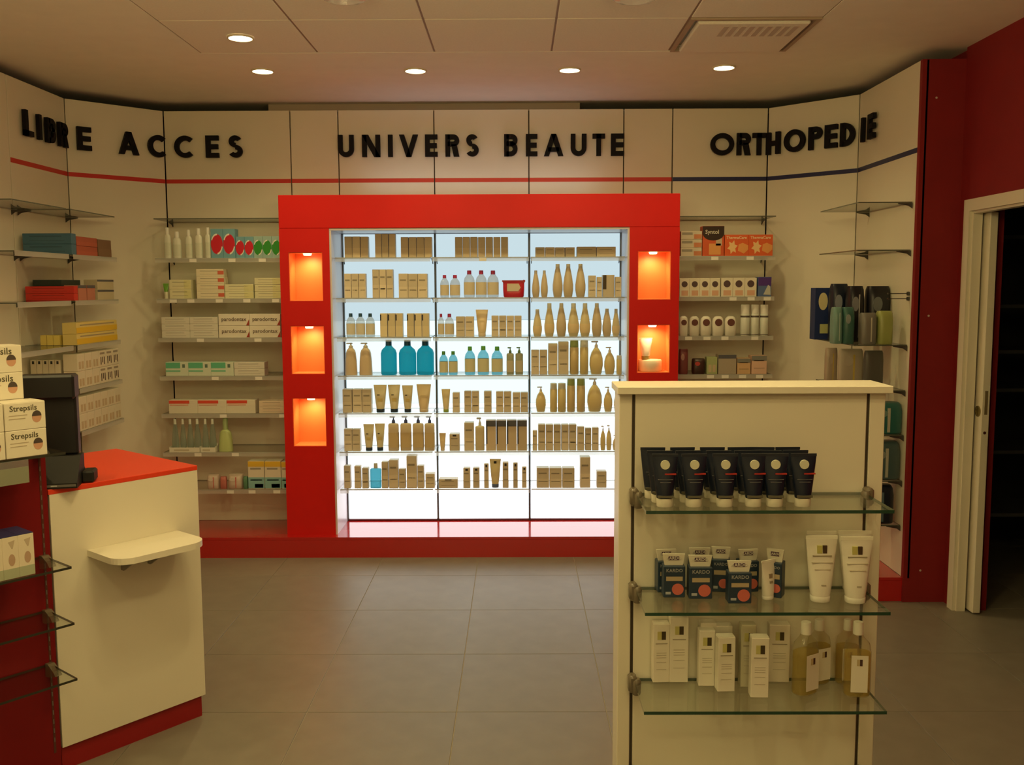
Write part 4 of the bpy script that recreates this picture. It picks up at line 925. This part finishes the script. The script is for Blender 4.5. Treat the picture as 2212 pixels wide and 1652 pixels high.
boxtube(1434, 1481, 1200, 1291, 'blue boxed tube with pink disc, front row, leftmost')
boxtube(1492, 1536, 1187, 1272, 'blue boxed tube, back row, second from left')
boxtube(1490, 1540, 1203, 1294, 'blue boxed tube with pink disc, front row, middle')
boxtube(1541, 1580, 1185, 1270, 'blue boxed tube in back row between middle and right', -.15)
boxtube(1575, 1625, 1215, 1304, 'blue boxed tube with pink disc, front row, rightmost')
boxtube(1598, 1640, 1190, 1274, 'blue boxed tube, back row behind the rightmost one', .1)
boxtube(1662, 1698, 1190, 1291, 'blue boxed tube at the right end of its group', -.5)
def gtube(px0, px1, ytop, ybot, label, rz, row=1, **kw):
    z = GZ[row]; Y = min(GY - .04, onZ((px0 + px1) / 2, ybot, z).y); a, b = onY(px0, ytop, Y), onY(px1, ytop, Y)
    t = thing('cream_tube', label, 'tube', ((a.x + b.x) / 2, Y + .012, z + .0004), rz, 'white tubes on the gondola'); p_tube(t, b.x - a.x, a.z - z, **kw); return t
LOGOB = ((-.16, .0, .74, .86, (.56, .52, .16)), (.02, .15, .74, .86, (.07, .04, .02)), (-.3, .3, .695, .71, (.35, .30, .2)), (-.33, .33, .60, .607, (.45, .4, .3)), (-.25, .25, .50, .507, (.5, .44, .32)), (-.05, .1, .26, .28, (.45, .4, .3)))
WT = dict(col=(.80, .77, .66), capc=(.80, .78, .68), caph=.09)
gtube(1642, 1684, 1212, 1296, 'small white tube in clear pack leaning beside blue box', .55, bars=((-.1, .12, .55, .66, (.30, .25, .15)), (-.1, .12, .42, .48, (.35, .3, .2))), **WT)
gtube(1746, 1810, 1150, 1276, 'large white tube, left pair, back', 0, **WT)
gtube(1744, 1813, 1160, 1300, 'large white tube with yellow and black logo, left front', 0, bars=LOGOB, **WT)
gtube(1815, 1886, 1149, 1276, 'large white tube, right pair, back', 0, **WT)
gtube(1820, 1890, 1162, 1303, 'large white tube with yellow and black logo, right front', 0, bars=LOGOB, **WT)
# tall white cartons on the lower shelf
def gcarton(px0, px1, ytop, ybot, label, rz=0, col=(.80, .74, .62)):
    z = GZ[2]; Y = min(GY - .034, onZ((px0 + px1) / 2, ybot, z).y); a, b = onY(px0, ytop, Y), onY(px1, ytop, Y); w_ = b.x - a.x
    return put('carton', 'tall_carton', 'box', label, 'tall white cartons on the gondola', ((a.x + b.x) / 2, Y + .015, z + .0004), w_, a.z - z, .030, rz, col=col, style='logo')
gcarton(1411, 1447, 1348, 1469, 'tall white carton with square logo, leftmost of lower shelf', .05)
gcarton(1448, 1488, 1334, 1463, 'tall white carton, second from left on lower shelf')
gcarton(1511, 1546, 1362, 1482, 'tall white carton, third from left on lower shelf')
gcarton(1514, 1548, 1346, 1448, 'tall white carton behind the third from left')
gcarton(1551, 1589, 1376, 1494, 'tall white carton in front of middle gap, fourth from left', .06)
gcarton(1547, 1583, 1352, 1452, 'tall white carton behind the fourth from left')
gcarton(1602, 1634, 1350, 1484, 'dull white carton partly hidden behind the nearest carton', 0, (.62, .58, .42))
gcarton(1625, 1663, 1378, 1507, 'tall white carton standing nearest the shelf front', -.04)
gcarton(1664, 1708, 1350, 1462, 'pale flat pack with square logo right of cartons', -.05, (.74, .66, .54))
def gbottle(px0, px1, ytop, ybot, label, rz):
    z = GZ[2]; Y = min(GY - .064, onZ((px0 + px1) / 2, ybot, z).y); a, b = onY(px0, ytop, Y), onY(px1, ytop, Y); w_ = rd(b.x - a.x); h = rd(a.z - z); r = w_ / 2
    t = thing('oil_bottle', label, 'bottle', ((a.x + b.x) / 2, Y + r, z + .0004), rz, 'yellow bottles on the gondola')
    pr = [(0, r * .9, r * .62), (.004, r * .98, r * .68), (h * .06, r, r * .7), (h * .60, r, r * .7), (h * .72, r * .86, r * .6), (h * .80, r * .42, r * .36), (h * .84, r * .34, r * .34)]
    MB().loft(pr, 28, 2.6).obj('bottle_body', glassmat('clear_bottle', (.96, .95, .88), 1.45, .0, diff=(.8, .76, .5), dmix=.08), t, smooth=True)
    MB().loft([(.003, r * .92, r * .62), (h * .06, r * .94, r * .65), (h * .59, r * .94, r * .65)], 28, 2.6).obj('liquid', glassmat('yellow_liquid', (.95, .87, .52), 1.15, .0, diff=(.80, .66, .24), dmix=.28), t, smooth=True)
    MB().loft([(h * .835, r * .38, r * .38), (h * .985, r * .36, r * .36), (h, r * .33, r * .33)], 20, 2).obj('cap', pmat((.80, .77, .66), .35), t, smooth=True)
    MB().box(-r * .62, r * .62, -r * .72, -r * .695, h * .08, h * .58).obj('paper_label', pmat((.80, .76, .64)), t)
    MB().box(-r * .22, 0, -r * .735, -r * .71, h * .44, h * .53).obj('logo_gold', pmat((.55, .45, .25)), t)
    MB().box(0, r * .2, -r * .735, -r * .71, h * .44, h * .53).obj('logo_dark', pmat((.08, .04, .03)), t)
    return t
gbottle(1752, 1806, 1347, 1466, 'yellow oil bottle with white cap, back of left pair', .4)
gbottle(1720, 1782, 1354, 1508, 'yellow oil bottle with white cap, front of left pair', .55)
gbottle(1816, 1866, 1346, 1466, 'yellow oil bottle with white cap, back of right pair', 0)
gbottle(1836, 1894, 1353, 1512, 'yellow oil bottle with white cap, front of right pair', -.08)

# ------------------------------------------------------------------ counter on the left
CA = Vector((-1.600, 3.160)); CD = Vector((.634, .773)); CN = Vector((.773, -.634))
ANG = math.atan2(CD.y, CD.x)            # local x along the front, local y into the counter, room at -y
CW, CDP, CH = .570, .62, 1.008
def cl(px, py, off=0):
    d = ray(px, py); n = Vector((CN.x, CN.y, 0)); t = (n.dot(Vector((CA.x, CA.y, 0)) - EYEP) + off) / n.dot(d); q = EYEP + d * t
    return (Vector((q.x, q.y)) - CA).dot(CD), q.z
ctr = thing('sales_counter', 'sales counter with cream front, red top and red foot', 'counter', (CA.x, CA.y, 0), ANG)
MB().cbox(.004, CW, 0, .018, .086, CH - .018, .001).obj('front_panel', cream, ctr)
MB().box(.004, CW, .0185, CDP, .086, CH - .0185).obj('carcass', red, ctr)
MB().cbox(0, CW + .001, -.001, CDP + .002, CH - .018, CH, .0015).obj('worktop', mat('orange_red_top', (.78, .055, .018), .4), ctr)
MB().box(.004, CW - .012, .012, CDP, 0, .0855).obj('foot_plinth', mat('foot_red', (.30, .008, .010), .45), ctr)
# bag shelf on the counter front
bs = thing('bag_shelf', 'cream bag shelf with rounded corners on the counter front', 'shelf', (CA.x, CA.y, 0), ANG)
s0, _ = cl(187, 1188); s1, _ = cl(382, 1145); zb = .771
s0, s1 = .125, .475
poly = [(s0, -.0005)] + [(s0 + .07 - .07 * math.cos(a), -.15 - .07 * math.sin(a)) for a in [PI / 2 * i / 8 for i in range(9)]] + [(s1 - .07 + .07 * math.sin(a), -.15 - .07 * math.cos(a)) for a in [PI / 2 * i / 8 for i in range(9)]] + [(s1, -.0005)]
MB().prism(poly, zb - .022, zb).obj('board', cream, bs)
MB().prism([(-.0005, zb - .0225), (-.14, zb - .0225), (-.14, zb - .03), (-.02, zb - .10), (-.0005, zb - .10)], s0 + .12, s0 + .126, 'x').obj('bracket', metal, bs)
MB().prism([(-.0005, zb - .0225), (-.14, zb - .0225), (-.14, zb - .03), (-.02, zb - .10), (-.0005, zb - .10)], s1 - .126, s1 - .12, 'x').obj('bracket', metal, bs)
# red display unit in line with the counter, cut by the left edge of the photo
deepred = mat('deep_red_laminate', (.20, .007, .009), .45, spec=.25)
ru = thing('red_display_unit', 'red shelf unit in line with the counter at left edge', 'display stand', (CA.x, CA.y, 0), ANG)
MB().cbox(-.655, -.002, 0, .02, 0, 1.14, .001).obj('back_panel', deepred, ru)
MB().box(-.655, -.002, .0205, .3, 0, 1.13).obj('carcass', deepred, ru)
for s in (-.023, -.630): MB().box(s - .004, s + .004, -.0015, .0005, .08, 1.13).obj('upright_rail', mat('rail_red_dark', (.10, .03, .02), .4), ru)
sl = MB()
for k in range(30): sl.box(-.0245, -.0215, -.0025, -.0012, .12 + .033 * k, .136 + .033 * k)
sl.obj('slot_row', metal, ru)
cmesh = MB().prism([(-.0005, .012), (-.02, .014), (-.06, -.003), (-.075, -.016), (-.03, -.03), (-.0005, -.034)], -.012, .012, 'x').mesh('clamp', clampm)
UZ = [1.165, .785, .595, .405]
for k, z in enumerate(UZ):
    t = thing('unit_shelf', '%s smoked glass shelf of the red unit at left' % ('top', 'second', 'third', 'lowest')[k], 'shelf', (CA.x, CA.y, z - .008), ANG, 'glass shelves of the red unit')
    MB().box(-.626, -.025, -.2, -.004, 0, .008, 0, edge=1).obj('glass_plate', [glass, mat('edge_dark', (.03, .03, .02), .15)], t)
    link('clamp', cmesh, t, (-.030, -.001, -.0005)); link('clamp', cmesh, t, (-.622, -.001, -.0005))
def onunit(name, cat, label, group, s, off, z, w_, h, d, **kw):
    """off = distance of the front face from the unit's panel"""
    p = CA + CD * s + CN * (off - d / 2); t = put('carton', name, cat, label, group, (p.x, p.y, z + .0004), w_, h, d, ANG, **kw); return t
# lozenge boxes on the top shelf
def lozenge(s, z, off, w_, h, label, d=.10):
    t = onunit('lozenge_box', 'box', label, 'white lozenge boxes on the red unit', s, off, z, w_, h, d, col=(.80, .74, .60), style='')
    f = -rd(d) / 2; w_, h = rd(w_), rd(h)
    link('lettering', textmesh('Strepsils', w_ * .20, pmat((.10, .09, .05))), t, (-.005, f - .0004, h * .78))
    link('print_text', cached(('lz', w_, h), lambda: face_patch(-w_ * .4, w_ * .05, h * .52, h * .55, f).box(-w_ * .4, w_ * .0, f - .0006, f + .0006, h * .40, h * .43).mesh('print_text', pmat((.5, .42, .3)))), t)
    link('sweet_print', cached(('lz2', w_, h), lambda: MB().prism([(w_ * .28 + h * .17 * math.cos(a), h * .42 + h * .20 * math.sin(a)) for a in [2 * PI * i / 16 for i in range(16)]][::-1], f - .0007, f + .0005, 'y').mesh('sweet_print', pmat((.62, .34, .22)))), t)
    link('swirl_print', cached(('lz3', w_, h), lambda: MB().prism([(w_ * .28 + h * .17 * math.cos(a), h * .46 + h * .20 * math.sin(a)) for a in [PI * i / 10 for i in range(11)]][::-1], f - .0013, f - .0007, 'y').mesh('swirl_print', pmat((.08, .06, .05)))), t)
    return t
zl = UZ[0]
lozenge(-.143, zl, .196, .124, .086, 'white lozenge box lower front, right column')
lozenge(-.143, zl + .0868, .196, .124, .086, 'white lozenge box upper front, right column')
lozenge(-.270, zl, .196, .124, .086, 'white lozenge box lower front, cut by photo edge')
lozenge(-.270, zl + .0868, .196, .124, .086, 'white lozenge box upper front, cut by photo edge')
for k in range(4): lozenge(-.175, zl + .0868 * k, .092, .15, .086, 'white lozenge box in tall back stack, %s from bottom' % ORD[k], .085)
# shelf card, bottle and boxes lower down
q = thing('shelf_card', 'grey-green shelf card hanging under the top shelf', 'card', (*(CA + CD * -.20 + CN * .2035), 1.085), ANG)
MB().cbox(-.12, .055, -.001, .001, .0, .052, .0005).obj('card', pmat((.26, .27, .19)), q); MB().box(-.12, .055, -.001, .001, .052, .074).obj('card_hanger', clearp, q)
q = thing('dark_bottle', 'dark bottle behind the purple-topped cartons at left edge', 'bottle', (*(CA + CD * -.215 + CN * .032), UZ[1] + .0004), ANG)
p_bottle(q, .055, .22, (.03, .015, .01), (.30, .28, .22), label=(.14, .06, .05), shape='round', caph=.16)
for k in range(4):
    t = onunit('carton', 'box', 'white carton with purple top, %s from right on red unit' % ORD[k], 'white cartons with purple tops', -.160 - .048 * k, .19, UZ[1], .0475, .135, .12, col=(.78, .70, .56), style='')
    f = -.06
    face_patch(-.0235, .0235, .001, .033, f).obj('green_base', pmat((.42, .46, .32)), t)
    MB().box(-.0236, .0236, -.0598, .0598, .1345, .1362).obj('purple_top', pmat((.05, .03, .14)), t)
    MB().prism([(.003 + .010 * math.cos(a), .060 + .019 * math.sin(a)) for a in [2 * PI * i / 14 for i in range(14)]][::-1], f - .0007, f + .0005, 'y').obj('oval_print', pmat((.50, .34, .24)), t)
    MB().prism([(.004, .095), (.007, .095), (.014, .122), (-.006, .118)][::-1], f - .0007, f + .0005, 'y').obj('leaf_print', pmat((.55, .45, .33)), t)
# till screen on the counter
base = onZ(150, 1046, CH)
pos = thing('till_terminal', 'black till terminal with screen and column on the counter', 'till', (*(CA + CD * .080 + CN * -.075), CH + .0004), ANG)
pos.rotation_euler = (0, 0, .25)
MB().prism([(-.10, 0), (.10, 0), (.10, .012), (.04, .05), (.04, .10), (-.02, .10), (-.10, .018)], -.048, .072, 'x').obj('base', greyp, pos)
MB().box(-.044, .068, -.1012, -.0995, .006, .014).obj('front_strip', mat('strip_grey', (.16, .15, .14), .3), pos)
MB().box(-.012, .008, -.1018, -.1010, .008, .012).obj('maker_mark', pmat((.5, .5, .48)), pos)
MB().cbox(-.052, .062, .0, .055, .0995, .36, .008).obj('column', blackp, pos)
MB().cbox(-.118, .064, -.03, .058, .30, .385, .008).obj('screen_head', blackp, pos)
MB().cbox(.07, .112, -.02, .06, .0, .042, .006).obj('card_reader', greyp, pos)
MB().box(.068, .0705, -.01, .05, .012, .03).obj('cable_guide', greyp, pos)
